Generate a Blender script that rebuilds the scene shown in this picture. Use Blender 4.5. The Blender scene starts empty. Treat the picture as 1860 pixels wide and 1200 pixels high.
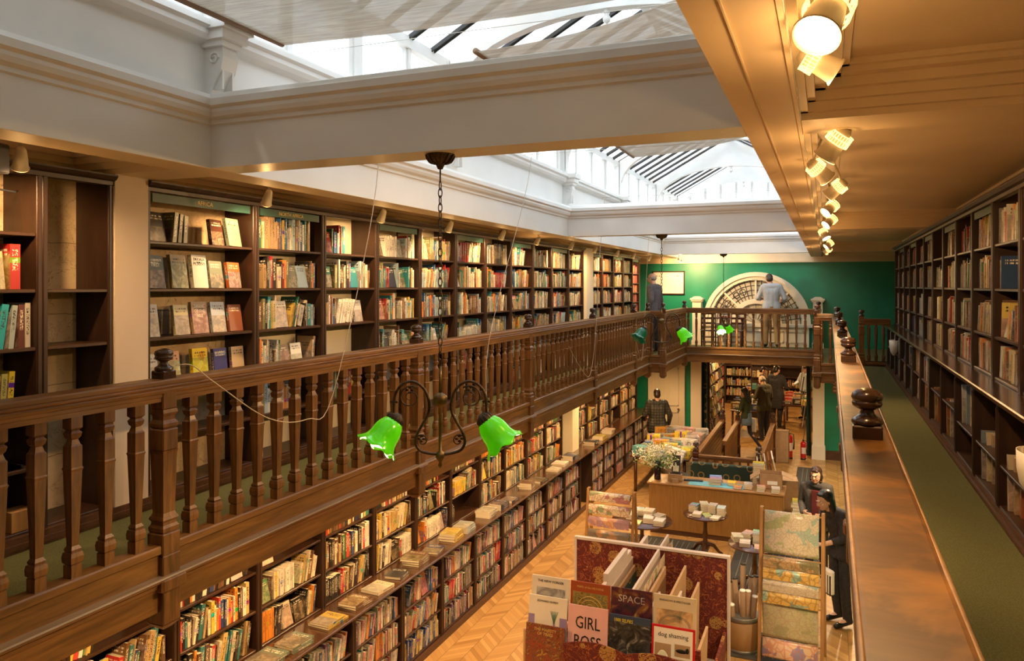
import bpy, math, random, mathutils
import numpy as np
from mathutils import Matrix, Vector
from math import pi, sin, cos, radians

# ------------------------------------------------------------------ camera, world, exposure
SC = bpy.context.scene
COL = SC.collection
CZ = 4.25                      # camera height over the ground floor
cam_data = bpy.data.cameras.new('camera')
cam_data.sensor_width = 36.0
cam_data.lens = 1378.0/1860.0*36.0
cam_data.shift_y = -(600-519)/1860.0
cam_data.clip_start = 0.02
cam = bpy.data.objects.new('camera', cam_data); COL.objects.link(cam)
cam.location = (0, 0, CZ); cam.rotation_euler = (radians(90), 0, radians(22.5))
SC.camera = cam
SC.view_settings.view_transform = 'Standard'
SC.view_settings.look = 'None'
SC.view_settings.gamma = 1.0
SC.view_settings.use_curve_mapping = False
SC.view_settings.exposure = 1.15
W = bpy.data.worlds.new('world'); SC.world = W; W.use_nodes = True
wn = W.node_tree.nodes
wn['Background'].inputs[0].default_value = (0.80, 0.90, 1.0, 1)
wn['Background'].inputs[1].default_value = 1.6
SC.cycles.use_denoising = True
SC.cycles.max_bounces = 7
SC.cycles.diffuse_bounces = 4
SC.cycles.transparent_max_bounces = 12
SC.cycles.sample_clamp_indirect = 4.0
sun_d = bpy.data.lights.new('sun', 'SUN'); sun_d.energy = 1.5; sun_d.angle = radians(2); sun_d.color = (1.0, 0.93, 0.82)
sun = bpy.data.objects.new('sun', sun_d); COL.objects.link(sun); sun.rotation_euler = (radians(38), radians(-24), 0)

G = CZ-1.52                    # gallery floor
RT = CZ-0.52                   # handrail top
CB = CZ+0.725                  # underside of the ceiling beams
R = random.Random(7)

# ------------------------------------------------------------------ mesh helpers
class MB:
    def __init__(s): s.v=[]; s.f=[]; s.m=[]; s.c=[]; s.u=[]; s.sm=[]
    def face(s, idx, m=0, col=None, uv=None, sm=False):
        s.f.append(idx); s.m.append(m); s.c.append(col); s.u.append(uv); s.sm.append(sm)
    def add(s, pts, faces, m=0, M=None, sm=False):
        b=len(s.v)
        for p in pts:
            s.v.append(tuple(M @ Vector(p)) if M is not None else tuple(p))
        for f in faces: s.face([b+i for i in f], m, sm=sm)
        return s
    def box(s, x0,y0,z0,x1,y1,z1, m=0, M=None):
        if x0>x1: x0,x1=x1,x0
        if y0>y1: y0,y1=y1,y0
        if z0>z1: z0,z1=z1,z0
        return s.add([(x0,y0,z0),(x1,y0,z0),(x1,y1,z0),(x0,y1,z0),(x0,y0,z1),(x1,y0,z1),(x1,y1,z1),(x0,y1,z1)],
            [(0,3,2,1),(4,5,6,7),(0,1,5,4),(1,2,6,5),(2,3,7,6),(3,0,4,7)], m, M)
    def bbox(s, x0,y0,z0,x1,y1,z1, b=0.004, m=0, M=None):
        # box with chamfered vertical/horizontal edges
        pts=[];fs=[]
        xs=(x0,x1);ys=(y0,y1);zs=(z0,z1)
        idx={}
        for i in (0,1):
            for j in (0,1):
                for k in (0,1):
                    sx=1 if i==0 else -1; sy=1 if j==0 else -1; sz=1 if k==0 else -1
                    for a,(dx,dy,dz) in enumerate(((0,b,b),(b,0,b),(b,b,0))):
                        idx[(i,j,k,a)]=len(pts)
                        pts.append((xs[i]+sx*dx, ys[j]+sy*dy, zs[k]+sz*dz))
        def q(l): fs.append([idx[t] for t in l])
        for i in (0,1): q([(i,0,0,0),(i,1,0,0),(i,1,1,0),(i,0,1,0)])
        for j in (0,1): q([(0,j,0,1),(1,j,0,1),(1,j,1,1),(0,j,1,1)])
        for k in (0,1): q([(0,0,k,2),(1,0,k,2),(1,1,k,2),(0,1,k,2)])
        for i in (0,1):
            for j in (0,1): q([(i,j,0,0),(i,j,1,0),(i,j,1,1),(i,j,0,1)])
            for k in (0,1): q([(i,0,k,0),(i,1,k,0),(i,1,k,2),(i,0,k,2)])
        for j in (0,1):
            for k in (0,1): q([(0,j,k,1),(1,j,k,1),(1,j,k,2),(0,j,k,2)])
        for i in (0,1):
            for j in (0,1):
                for k in (0,1): q([(i,j,k,0),(i,j,k,1),(i,j,k,2)])
        c=Vector(((x0+x1)/2,(y0+y1)/2,(z0+z1)/2))
        out=[]
        for f in fs:
            P=[Vector(pts[t]) for t in f]; n=(P[1]-P[0]).cross(P[2]-P[0]); ctr=sum(P,Vector())/len(P)
            out.append(f if n.dot(ctr-c)>0 else f[::-1])
        return s.add(pts,out,m,M)
    def lathe(s, prof, seg=16, m=0, M=None, rot=0.0, sq=1.0, sm=True, ruffle=None):
        pts=[];fs=[];n=len(prof)
        for i,(r,z) in enumerate(prof):
            for k in range(seg):
                a=rot+2*pi*k/seg; rr=r; zz=z
                if ruffle:
                    dr,dz=ruffle(i/(n-1),a); rr+=dr; zz+=dz
                pts.append((rr*cos(a),rr*sin(a)*sq,zz))
        for i in range(n-1):
            for k in range(seg):
                k2=(k+1)%seg
                fs.append((i*seg+k,i*seg+k2,(i+1)*seg+k2,(i+1)*seg+k))
        s.add(pts,fs,m,M,sm)
        b=len(s.v)-len(pts)
        if prof[0][0]>1e-5: s.face([b+k for k in range(seg)][::-1],m)
        if prof[-1][0]>1e-5: s.face([b+(n-1)*seg+k for k in range(seg)],m)
        return s
    def tube(s, P, r, seg=8, m=0, M=None, closed=False):
        P=[Vector(p) for p in P]; n=len(P)
        rs = r if isinstance(r,(list,tuple)) else [r]*n
        pts=[];fs=[];up=None
        for i in range(n):
            if closed: t=P[(i+1)%n]-P[i-1]
            else: t=P[min(i+1,n-1)]-P[max(i-1,0)]
            if t.length<1e-9: t=Vector((0,0,1))
            t.normalize()
            if up is None:
                up=Vector((0,0,1)) if abs(t.z)<.9 else Vector((1,0,0))
            a=(up-t*up.dot(t)); 
            if a.length<1e-6: a=t.orthogonal()
            a.normalize(); up=a; b=t.cross(a)
            for k in range(seg):
                g=2*pi*k/seg; pts.append(P[i]+(a*cos(g)+b*sin(g))*rs[i])
        for i in range(n if closed else n-1):
            j=(i+1)%n
            for k in range(seg):
                k2=(k+1)%seg
                fs.append((i*seg+k,i*seg+k2,j*seg+k2,j*seg+k))
        if not closed:
            fs.append(tuple(range(seg))[::-1]); fs.append(tuple((n-1)*seg+k for k in range(seg)))
        return s.add(pts,fs,m,M,True)
    def prism(s, poly, v, m=0, M=None, sm=False):
        n=len(poly); v=Vector(v)
        pts=[Vector(p) for p in poly]+[Vector(p)+v for p in poly]
        fs=[tuple(range(n))[::-1], tuple(range(n,2*n))]+[(i,(i+1)%n,n+(i+1)%n,n+i) for i in range(n)]
        nm=Vector()
        for i in range(n):
            a=pts[i];b=pts[(i+1)%n]; nm+=a.cross(b)
        if nm.dot(v)<0: fs=[f[::-1] for f in fs]
        return s.add(pts,fs,m,M,sm)
    def sph(s, c, r, seg=12, rings=8, m=0, M=None):
        r=(r,r,r) if not isinstance(r,(tuple,list)) else r
        T=Matrix.Translation(c) @ Matrix.Diagonal((r[0],r[1],r[2],1))
        if M is not None: T=M@T
        prof=[(sin(pi*i/rings),-cos(pi*i/rings)) for i in range(rings+1)]
        prof[0]=(0.0005,-1);prof[-1]=(0.0005,1)
        return s.lathe(prof,seg,m,T)
    def build(s, name, mats, parent=None, loc=None, rotz=0, data=False):
        me=bpy.data.meshes.new(name); me.from_pydata(s.v,[],s.f)
        if not isinstance(mats,(list,tuple)): mats=[mats]
        for m in mats: me.materials.append(m)
        me.polygons.foreach_set('material_index', s.m)
        me.polygons.foreach_set('use_smooth', s.sm)
        if any(c is not None for c in s.c):
            a=me.color_attributes.new('Col','FLOAT_COLOR','CORNER'); uvl=me.uv_layers.new(name='UVMap')
            C=[];U=[]
            for f,c,u in zip(s.f,s.c,s.u):
                c=c or (1,1,1,0); n=len(f)
                C.extend(list(c)*n)
                if u is None: U.extend([4.5,.5]*n)
                else:
                    for p in u: U.extend(p)
            a.data.foreach_set('color',np.array(C,dtype=np.float32)); uvl.data.foreach_set('uv',np.array(U,dtype=np.float32))
        me.update()
        if data: return me
        o=bpy.data.objects.new(name,me); COL.objects.link(o)
        if parent is not None: o.parent=parent
        if loc is not None: o.location=loc
        if rotz: o.rotation_euler=(0,0,rotz)
        return o

def thing(name,label,cat,loc=(0,0,0),rotz=0,group=None):
    o=bpy.data.objects.new(name,None); COL.objects.link(o); o.location=loc; o.rotation_euler=(0,0,rotz)
    o.empty_display_size=.1
    o['label']=label; o['category']=cat
    if group: o['group']=group
    return o
def tag(o,label,cat,group=None):
    o['label']=label; o['category']=cat
    if group: o['group']=group
    return o
def struct(name,mb,mats):
    o=mb.build(name,mats); o['kind']='structure'; return o
def place(me,name,parent=None,M=None,loc=None):
    o=bpy.data.objects.new(name,me); COL.objects.link(o)
    if parent is not None: o.parent=parent
    if M is not None: o.matrix_local=M
    if loc is not None: o.location=loc
    return o
ORD=['first','second','third','fourth','fifth','sixth','seventh','eighth','ninth','tenth','eleventh','twelfth','thirteenth','fourteenth','fifteenth','sixteenth','seventeenth','eighteenth','nineteenth','twentieth']
def ordw(i):
    if i<20: return ORD[i]
    t={2:'twenty',3:'thirty',4:'forty'}[(i+1)//10] ; k=(i+1)%10
    return {2:'twentieth',3:'thirtieth',4:'fortieth'}[(i+1)//10] if k==0 else t+'-'+ORD[k-1]
def Tr(x,y,z): return Matrix.Translation((x,y,z))
def Rz(a): return Matrix.Rotation(a,4,'Z')
def Rx(a): return Matrix.Rotation(a,4,'X')
def Ry(a): return Matrix.Rotation(a,4,'Y')
def align(a,b):
    # matrix taking local z to direction a->b, origin a
    a=Vector(a);b=Vector(b); q=(b-a).to_track_quat('Z','Y'); return Tr(*a)@q.to_matrix().to_4x4()

# ------------------------------------------------------------------ materials
def newmat(name):
    m=bpy.data.materials.new(name); m.use_nodes=True; nt=m.node_tree; b=nt.nodes['Principled BSDF']; return m,nt,b
def nd(nt,t,**k):
    n=nt.nodes.new(t)
    for a,v in k.items():
        if a.startswith('i_'):
            n.inputs[int(a[2:])].default_value=v
        else: setattr(n,a,v)
    return n
def ramp(nt,stops,interp='LINEAR'):
    n=nt.nodes.new('ShaderNodeValToRGB'); n.color_ramp.interpolation=interp
    e=n.color_ramp.elements
    while len(e)<len(stops): e.new(0.5)
    for i,(p,c) in enumerate(stops): e[i].position=p; e[i].color=(*c,1)
    return n
def math_(nt,op,a,b=None,clamp=False):
    n=nt.nodes.new('ShaderNodeMath'); n.operation=op; n.use_clamp=clamp
    for i,x in enumerate((a,b)):
        if x is None: continue
        if isinstance(x,(int,float)): n.inputs[i].default_value=x
        else: nt.links.new(x,n.inputs[i])
    return n.outputs[0]
def mixc(nt,f,a,b,bt='MIX'):
    n=nt.nodes.new('ShaderNodeMix'); n.data_type='RGBA'; n.blend_type=bt
    for s,x in ((n.inputs[0],f),(n.inputs[6],a),(n.inputs[7],b)):
        if isinstance(x,(int,float)): s.default_value=x
        elif isinstance(x,(tuple,list)): s.default_value=(*x,1) if len(x)==3 else x
        else: nt.links.new(x,s)
    return n.outputs[2]
def bump(nt,b,h,st=.3,dist=.01):
    n=nd(nt,'ShaderNodeBump'); n.inputs['Strength'].default_value=st; n.inputs['Distance'].default_value=dist
    nt.links.new(h,n.inputs['Height']); nt.links.new(n.outputs[0],b.inputs['Normal'])
def gco(nt,scale=(1,1,1),kind='Object',rot=(0,0,0)):
    t=nd(nt,'ShaderNodeTexCoord'); mp=nd(nt,'ShaderNodeMapping'); mp.inputs['Scale'].default_value=scale; mp.inputs['Rotation'].default_value=rot
    nt.links.new(t.outputs[kind],mp.inputs[0]); return mp.outputs[0]
def noise(nt,co,scale=5,detail=4,rough=.5,dist=0):
    n=nd(nt,'ShaderNodeTexNoise'); n.inputs['Scale'].default_value=scale; n.inputs['Detail'].default_value=detail
    n.inputs['Roughness'].default_value=rough; n.inputs['Distortion'].default_value=dist
    if co is not None: nt.links.new(co,n.inputs['Vector'])
    return n
def plain(name,col,rough=.5,metal=0,spec=.5,var=.12,sc=8,bmp=0,emit=None,es=0,coat=0):
    m,nt,b=newmat(name); co=gco(nt); n=noise(nt,co,sc,4)
    d=tuple(max(0,c*(1-var)) for c in col); l=tuple(min(1,c*(1+var)) for c in col)
    r=ramp(nt,[(.3,d),(.7,l)]); nt.links.new(n.outputs[0],r.inputs[0]); nt.links.new(r.outputs[0],b.inputs['Base Color'])
    b.inputs['Roughness'].default_value=rough; b.inputs['Metallic'].default_value=metal; b.inputs['Specular IOR Level'].default_value=spec
    b.inputs['Coat Weight'].default_value=coat
    if bmp: bump(nt,b,noise(nt,co,sc*4,3).outputs[0],bmp,.005)
    if emit: b.inputs['Emission Color'].default_value=(*emit,1); b.inputs['Emission Strength'].default_value=es
    return m
def wood(name,dark,light,scale=(1.2,14,14),rough=.4,coat=0.0,coord='Object',worn=None):
    m,nt,b=newmat(name); co=gco(nt,scale,coord); n=noise(nt,co,2.2,6,.6,.6)
    r=ramp(nt,[(.28,dark),(.55,tuple((a+c)/2 for a,c in zip(dark,light))),(.75,light)]); nt.links.new(n.outputs[0],r.inputs[0])
    n2=noise(nt,gco(nt,(1,1,1),coord),1.3,3); c=mixc(nt,math_(nt,'MULTIPLY',n2.outputs[0],.5),r.outputs[0],dark)
    if worn:
        n3=noise(nt,gco(nt,(1,1,1),coord),3.0,5,.6,.4); w=ramp(nt,[(.48,(0,0,0)),(.68,(1,1,1))]); nt.links.new(n3.outputs[0],w.inputs[0])
        c=mixc(nt,math_(nt,'MULTIPLY',w.outputs[0],.75),c,worn)
    nt.links.new(c,b.inputs['Base Color']); b.inputs['Roughness'].default_value=rough; b.inputs['Coat Weight'].default_value=coat
    b.inputs['Coat Roughness'].default_value=.18
    bump(nt,b,n.outputs[0],.15,.003)
    return m
M={}
M['wood_dark']=wood('dark_shelf_wood',(.016,.007,.004),(.060,.024,.011),(6,6,1.2),.42)
M['wood_darkh']=wood('dark_shelf_board_wood',(.026,.011,.006),(.085,.036,.016),(1.2,9,9),.36)
M['oak']=wood('stained_oak',(.10,.041,.010),(.37,.165,.040),(1.0,12,12),.42,.1)
M['oak_v']=wood('stained_oak_turned',(.070,.028,.008),(.33,.14,.036),(14,14,1.6),.4,.12)
M['oak_edge']=wood('worn_oak_ledge',(.15,.09,.05),(.36,.24,.14),(1.0,12,12),.5)
M['rail_top']=wood('polished_handrail_wood',(.04,.017,.005),(.16,.066,.015),(7,1.4,7),.42,.04,worn=(.40,.17,.022))
M['rail_edge']=wood('pale_worn_handrail_edge',(.20,.10,.04),(.46,.27,.11),(9,1.5,9),.35,.2)
M['newel']=wood('dark_polished_newel_wood',(.03,.013,.008),(.10,.042,.02),(4,4,4),.22,.4)
M['counter']=wood('polished_counter_wood',(.035,.014,.006),(.12,.05,.018),(9,1.2,9),.2,.5)
M['pine']=wood('pale_stand_wood',(.28,.14,.045),(.48,.27,.10),(10,10,1.5),.45)
M['desk']=wood('honey_oak_veneer',(.24,.115,.028),(.40,.21,.06),(16,16,1.4),.35,.15)
M['desk_top']=wood('honey_oak_top',(.30,.15,.05),(.5,.29,.11),(1.2,12,12),.3,.2)
M['mahog']=wood('dark_mahogany',(.04,.012,.006),(.12,.04,.018),(3,3,3),.25,.4)
M['white']=plain('grey_white_gloss_paint',(.78,.78,.75),.33,var=.06,sc=1.5,bmp=.05)
M['cream']=plain('cream_ceiling_paint',(.76,.60,.40),.55,var=.05,sc=2,bmp=.08)
M['cream2']=plain('cream_joinery_paint',(.74,.66,.50),.45,var=.05,sc=2)
M['pilaster']=plain('pinkish_plaster_paint',(.62,.50,.38),.6,var=.06,sc=2)
M['page']=plain('page_paper',(.74,.66,.50),.8,var=.1,sc=60)
M['paper']=plain('white_paper',(.8,.77,.7),.7,var=.05)
M['brass']=plain('aged_brass',(.17,.115,.05),.4,.85,var=.3,sc=30)
M['brassd']=plain('dark_bronze',(.075,.05,.03),.5,.7,var=.4,sc=40,bmp=.4)
M['chrome']=plain('steel_wire',(.55,.52,.45),.3,1,var=.1)
M['cord']=plain('sash_cord',(.55,.45,.32),.8,var=.15,sc=80)
M['lampw']=plain('white_lamp_enamel',(.62,.55,.42),.35,var=.05)
M['black']=plain('black_plastic',(.015,.015,.017),.4,var=.3)
M['darkcloth']=plain('black_cloth',(.022,.021,.024),.85,var=.4,sc=30)
M['skin']=plain('skin',(.62,.37,.25),.5,var=.08,sc=6)
M['hairb']=plain('black_hair',(.010,.007,.006),.35,var=.5,sc=40)
M['hairbr']=plain('dark_brown_hair',(.035,.016,.009),.4,var=.5,sc=40)
M['hairg']=plain('grey_hair',(.30,.27,.24),.6,var=.2,sc=40)
M['red']=plain('red_enamel',(.50,.010,.012),.25,var=.08,coat=.4)
M['card']=plain('brown_cardboard',(.36,.22,.11),.8,var=.1,sc=12)
M['yellow']=plain('yellow_cover',(.72,.50,.015),.45,var=.08)
M['bluec']=plain('blue_cover',(.02,.17,.55),.4,var=.08)
M['pinkc']=plain('magenta_cover',(.45,.03,.14),.4,var=.08)
M['drum']=wood('tan_drum_board',(.22,.11,.035),(.36,.2,.07),(2,2,2),.6)
M['drumband']=plain('grey_steel_band',(.20,.19,.17),.4,.6)
M['tube']=plain('brown_paper_tube',(.27,.17,.09),.7,var=.1)
M['mdf']=plain('pale_grey_edging',(.55,.47,.42),.5,var=.04)
M['denim']=plain('blue_denim',(.16,.24,.33),.8,var=.25,sc=60)
M['khaki']=plain('khaki_cotton',(.30,.185,.075),.8,var=.12,sc=30)
M['shirt']=plain('pale_blue_shirt_cotton',(.40,.45,.50),.75,var=.06,sc=20)
M['olive']=plain('olive_jacket_cloth',(.055,.047,.02),.85,var=.2,sc=30)
M['greyj']=plain('grey_blue_jacket_cloth',(.085,.08,.09),.85,var=.2,sc=30)
M['greyc']=plain('grey_cardigan_wool',(.075,.068,.06),.9,var=.2,sc=40)
M['maroon']=plain('maroon_jumper_wool',(.10,.012,.012),.9,var=.2)
M['greent']=plain('dark_green_top',(.045,.055,.018),.85,var=.2)
M['leather']=plain('black_shoe_leather',(.012,.010,.010),.25,var=.3)
M['leaf']=plain('leaf_green',(.07,.14,.02),.5,var=.4,sc=30)
M['leafy']=plain('yellow_green_leaf',(.33,.38,.05),.5,var=.3,sc=30)
M['petal']=plain('cream_petal',(.75,.72,.52),.6,var=.1,sc=30)
M['skirting']=wood('dark_skirting_wood',(.05,.02,.01),(.13,.055,.022),(1.2,9,9),.4)
M['mat']=plain('grey_floor_mat',(.045,.042,.035),.9,var=.3,sc=50)
M['glasslamp']=None
def m_carpet():
    m,nt,b=newmat('green_carpet'); co=gco(nt); n=noise(nt,co,160,3,.7); n2=noise(nt,co,1.4,3)
    r=ramp(nt,[(.3,(.075,.080,.032)),(.7,(.19,.19,.085))]); nt.links.new(n.outputs[0],r.inputs[0])
    c=mixc(nt,math_(nt,'MULTIPLY',n2.outputs[0],.35),r.outputs[0],(.10,.09,.04)); nt.links.new(c,b.inputs['Base Color'])
    b.inputs['Roughness'].default_value=1; b.inputs['Specular IOR Level'].default_value=.05; bump(nt,b,n.outputs[0],.6,.004); return m
M['carpet']=m_carpet()
def m_green():
    m,nt,b=newmat('emerald_wall_paint'); co=gco(nt); n=noise(nt,co,1.1,5,.6)
    r=ramp(nt,[(.3,(.002,.165,.085)),(.7,(.006,.26,.145))]); nt.links.new(n.outputs[0],r.inputs[0]); nt.links.new(r.outputs[0],b.inputs['Base Color'])
    b.inputs['Roughness'].default_value=.42; bump(nt,b,noise(nt,co,60,3).outputs[0],.1,.003); return m
M['green']=m_green()
def m_plaster():
    m,nt,b=newmat('cracked_plaster'); co=gco(nt); n=noise(nt,co,2.2,6,.65)
    r=ramp(nt,[(.3,(.40,.27,.14)),(.7,(.66,.52,.34))]); nt.links.new(n.outputs[0],r.inputs[0])
    nz=noise(nt,co,3,6,.7,1.2); cr=math_(nt,'ABSOLUTE',math_(nt,'SUBTRACT',nz.outputs[0],.5)); cr=math_(nt,'LESS_THAN',cr,.004)
    t=nd(nt,'ShaderNodeTexCoord'); s=nd(nt,'ShaderNodeSeparateXYZ'); nt.links.new(t.outputs['Object'],s.inputs[0])
    zz=math_(nt,'FRACT',math_(nt,'MULTIPLY',math_(nt,'ADD',s.outputs[2],math_(nt,'MULTIPLY',n.outputs[0],.05)),2.2)); ln=math_(nt,'LESS_THAN',zz,.012)
    c=mixc(nt,math_(nt,'MULTIPLY',math_(nt,'MAXIMUM',cr,ln),.7),r.outputs[0],(.1,.06,.03)); nt.links.new(c,b.inputs['Base Color']); b.inputs['Roughness'].default_value=.8
    return m
M['plaster']=m_plaster()
def m_floor():
    m,nt,b=newmat('herringbone_parquet'); t=nd(nt,'ShaderNodeTexCoord'); s=nd(nt,'ShaderNodeSeparateXYZ'); nt.links.new(t.outputs['Object'],s.inputs[0])
    x=s.outputs[0]; y=s.outputs[1]; w=.24
    xi=math_(nt,'FLOOR',math_(nt,'DIVIDE',x,w)); xf=math_(nt,'SUBTRACT',math_(nt,'DIVIDE',x,w),xi)
    par=math_(nt,'ABSOLUTE',math_(nt,'MODULO',xi,2.0)); tri=math_(nt,'ABSOLUTE',math_(nt,'SUBTRACT',xf,par))
    v=math_(nt,'DIVIDE',math_(nt,'ADD',y,math_(nt,'MULTIPLY',tri,w)),.085)
    vi=math_(nt,'FLOOR',v); vf=math_(nt,'SUBTRACT',v,vi)
    cb=nd(nt,'ShaderNodeCombineXYZ'); nt.links.new(xi,cb.inputs[0]); nt.links.new(vi,cb.inputs[1])
    wn_=nd(nt,'ShaderNodeTexWhiteNoise',noise_dimensions='2D'); nt.links.new(cb.outputs[0],wn_.inputs[0])
    cb2=nd(nt,'ShaderNodeCombineXYZ'); nt.links.new(math_(nt,'ADD',math_(nt,'MULTIPLY',x,6),math_(nt,'MULTIPLY',wn_.outputs[0],40)),cb2.inputs[0]); nt.links.new(math_(nt,'MULTIPLY',v,4),cb2.inputs[1])
    g=noise(nt,cb2.outputs[0],1,4)
    r=ramp(nt,[(0,(.29,.145,.04)),(.5,(.42,.235,.075)),(1,(.56,.34,.125))]); nt.links.new(math_(nt,'ADD',math_(nt,'MULTIPLY',wn_.outputs[0],.7),math_(nt,'MULTIPLY',g.outputs[0],.3)),r.inputs[0])
    e=math_(nt,'MAXIMUM',math_(nt,'LESS_THAN',vf,.05),math_(nt,'LESS_THAN',math_(nt,'MINIMUM',xf,math_(nt,'SUBTRACT',1,xf)),.02))
    c=mixc(nt,math_(nt,'MULTIPLY',e,.55),r.outputs[0],(.12,.06,.02)); nt.links.new(c,b.inputs['Base Color']); b.inputs['Roughness'].default_value=.33; b.inputs['Coat Weight'].default_value=.15
    return m
M['floor']=m_floor()
def m_book():
    m,nt,b=newmat('book_cover'); a=nd(nt,'ShaderNodeVertexColor',layer_name='Col'); uv=nd(nt,'ShaderNodeUVMap',uv_map='UVMap')
    s=nd(nt,'ShaderNodeSeparateXYZ'); nt.links.new(uv.outputs[0],s.inputs[0]); u=s.outputs[0]; v=s.outputs[1]; seed=a.outputs[1]; col=a.outputs[0]
    # contrasting ink
    bw=nd(nt,'ShaderNodeRGBToBW'); nt.links.new(col,bw.inputs[0]); lightink=math_(nt,'LESS_THAN',bw.outputs[0],.22)
    ink=mixc(nt,lightink,(.03,.025,.02),(.72,.66,.5))
    sc_=nd(nt,'ShaderNodeCombineXYZ'); nt.links.new(math_(nt,'ADD',math_(nt,'MULTIPLY',u,3.0),math_(nt,'MULTIPLY',seed,91)),sc_.inputs[0]); nt.links.new(math_(nt,'MULTIPLY',v,26),sc_.inputs[1]); nt.links.new(math_(nt,'MULTIPLY',seed,37),sc_.inputs[2])
    txt=noise(nt,sc_.outputs[0],1.6,2,.6); tx=math_(nt,'GREATER_THAN',txt.outputs[0],.52)
    band=math_(nt,'MULTIPLY',math_(nt,'GREATER_THAN',v,math_(nt,'ADD',.2,math_(nt,'MULTIPLY',seed,.25))),math_(nt,'LESS_THAN',v,.88))
    mid=math_(nt,'LESS_THAN',math_(nt,'ABSOLUTE',math_(nt,'SUBTRACT',u,.5)),.27)
    sp=math_(nt,'MULTIPLY',math_(nt,'MULTIPLY',tx,band),mid)
    isspine=math_(nt,'LESS_THAN',u,1.5); ispage=math_(nt,'GREATER_THAN',u,3.5)
    lab=math_(nt,'MULTIPLY',math_(nt,'LESS_THAN',math_(nt,'ABSOLUTE',math_(nt,'SUBTRACT',v,math_(nt,'ADD',.25,math_(nt,'MULTIPLY',seed,.5)))),.06),math_(nt,'GREATER_THAN',math_(nt,'FRACT',math_(nt,'MULTIPLY',seed,7.3)),.55))
    hs=nd(nt,'ShaderNodeHueSaturation'); nt.links.new(math_(nt,'FRACT',math_(nt,'MULTIPLY',seed,13.7)),hs.inputs[0]); hs.inputs[1].default_value=1.1; hs.inputs[2].default_value=.8; nt.links.new(col,hs.inputs['Color'])
    spc=mixc(nt,sp,mixc(nt,lab,col,hs.outputs[0]),ink)
    # face cover: picture block + title lines
    cu=math_(nt,'SUBTRACT',u,2.0)
    cb=nd(nt,'ShaderNodeCombineXYZ'); nt.links.new(math_(nt,'ADD',math_(nt,'MULTIPLY',cu,1.0),math_(nt,'MULTIPLY',seed,50)),cb.inputs[0]); nt.links.new(math_(nt,'MULTIPLY',v,1.5),cb.inputs[1]); nt.links.new(math_(nt,'MULTIPLY',seed,17),cb.inputs[2])
    pn=noise(nt,cb.outputs[0],3.2,5,.65,.8)
    pr=ramp(nt,[(.3,(.02,.018,.015)),(.45,(.16,.10,.05)),(.55,(.42,.30,.16)),(.68,(.62,.55,.42)),(.8,(.25,.33,.4))]); nt.links.new(pn.outputs[0],pr.inputs[0])
    pic=mixc(nt,.55,pr.outputs[0],mixc(nt,pn.outputs[0],col,hs.outputs[0]))
    inb=math_(nt,'MULTIPLY',math_(nt,'LESS_THAN',math_(nt,'ABSOLUTE',math_(nt,'SUBTRACT',cu,.5)),.5),math_(nt,'LESS_THAN',v,math_(nt,'ADD',.5,math_(nt,'MULTIPLY',seed,.35))))
    inb=math_(nt,'MULTIPLY',inb,math_(nt,'GREATER_THAN',math_(nt,'FRACT',math_(nt,'MULTIPLY',seed,29.0)),.2))
    tc=nd(nt,'ShaderNodeCombineXYZ'); nt.links.new(math_(nt,'MULTIPLY',cu,22),tc.inputs[0]); nt.links.new(math_(nt,'MULTIPLY',v,5),tc.inputs[1]); nt.links.new(math_(nt,'MULTIPLY',seed,53),tc.inputs[2])
    tn=math_(nt,'GREATER_THAN',noise(nt,tc.outputs[0],1.2,1).outputs[0],.5)
    rows=math_(nt,'LESS_THAN',math_(nt,'ABSOLUTE',math_(nt,'SUBTRACT',math_(nt,'FRACT',math_(nt,'MULTIPLY',v,11)),.5)),.28)
    tit=math_(nt,'MULTIPLY',math_(nt,'MULTIPLY',tn,rows),math_(nt,'MULTIPLY',math_(nt,'GREATER_THAN',v,.72),math_(nt,'LESS_THAN',v,.93)))
    tit=math_(nt,'MULTIPLY',tit,math_(nt,'LESS_THAN',math_(nt,'ABSOLUTE',math_(nt,'SUBTRACT',cu,.5)),.38))
    cov=mixc(nt,tit,mixc(nt,inb,col,pic),ink)
    pgn=noise(nt,gco(nt,(1,1,1)),200,2); pg=mixc(nt,pgn.outputs[0],(.62,.52,.36),(.8,.73,.58))
    c=mixc(nt,ispage,mixc(nt,isspine,cov,spc),pg)
    nt.links.new(c,b.inputs['Base Color']); nt.links.new(math_(nt,'ADD',.28,math_(nt,'MULTIPLY',ispage,.5)),b.inputs['Roughness'])
    return m
M['book']=m_book()
def m_damask():
    m,nt,b=newmat('red_gold_floral_fabric'); co=gco(nt)
    w=noise(nt,co,5,3); v=nd(nt,'ShaderNodeTexVoronoi'); v.inputs['Scale'].default_value=4.2; nt.links.new(co,v.inputs['Vector'])
    n=noise(nt,co,26,3,.6,2.5); fl=math_(nt,'MULTIPLY',math_(nt,'LESS_THAN',v.outputs['Distance'],.33),math_(nt,'GREATER_THAN',n.outputs[0],.46))
    n2=noise(nt,co,9,3,.5,2.0); vine=math_(nt,'LESS_THAN',math_(nt,'ABSOLUTE',math_(nt,'SUBTRACT',n2.outputs[0],.5)),.016)
    c=mixc(nt,w.outputs[0],(.075,.006,.005),(.13,.012,.006)); c=mixc(nt,math_(nt,'MULTIPLY',vine,.7),c,(.42,.13,.03)); c=mixc(nt,math_(nt,'MULTIPLY',fl,.8),c,(.42,.24,.06))
    nt.links.new(c,b.inputs['Base Color']); b.inputs['Roughness'].default_value=.75; return m
M['damask']=m_damask()
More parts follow.
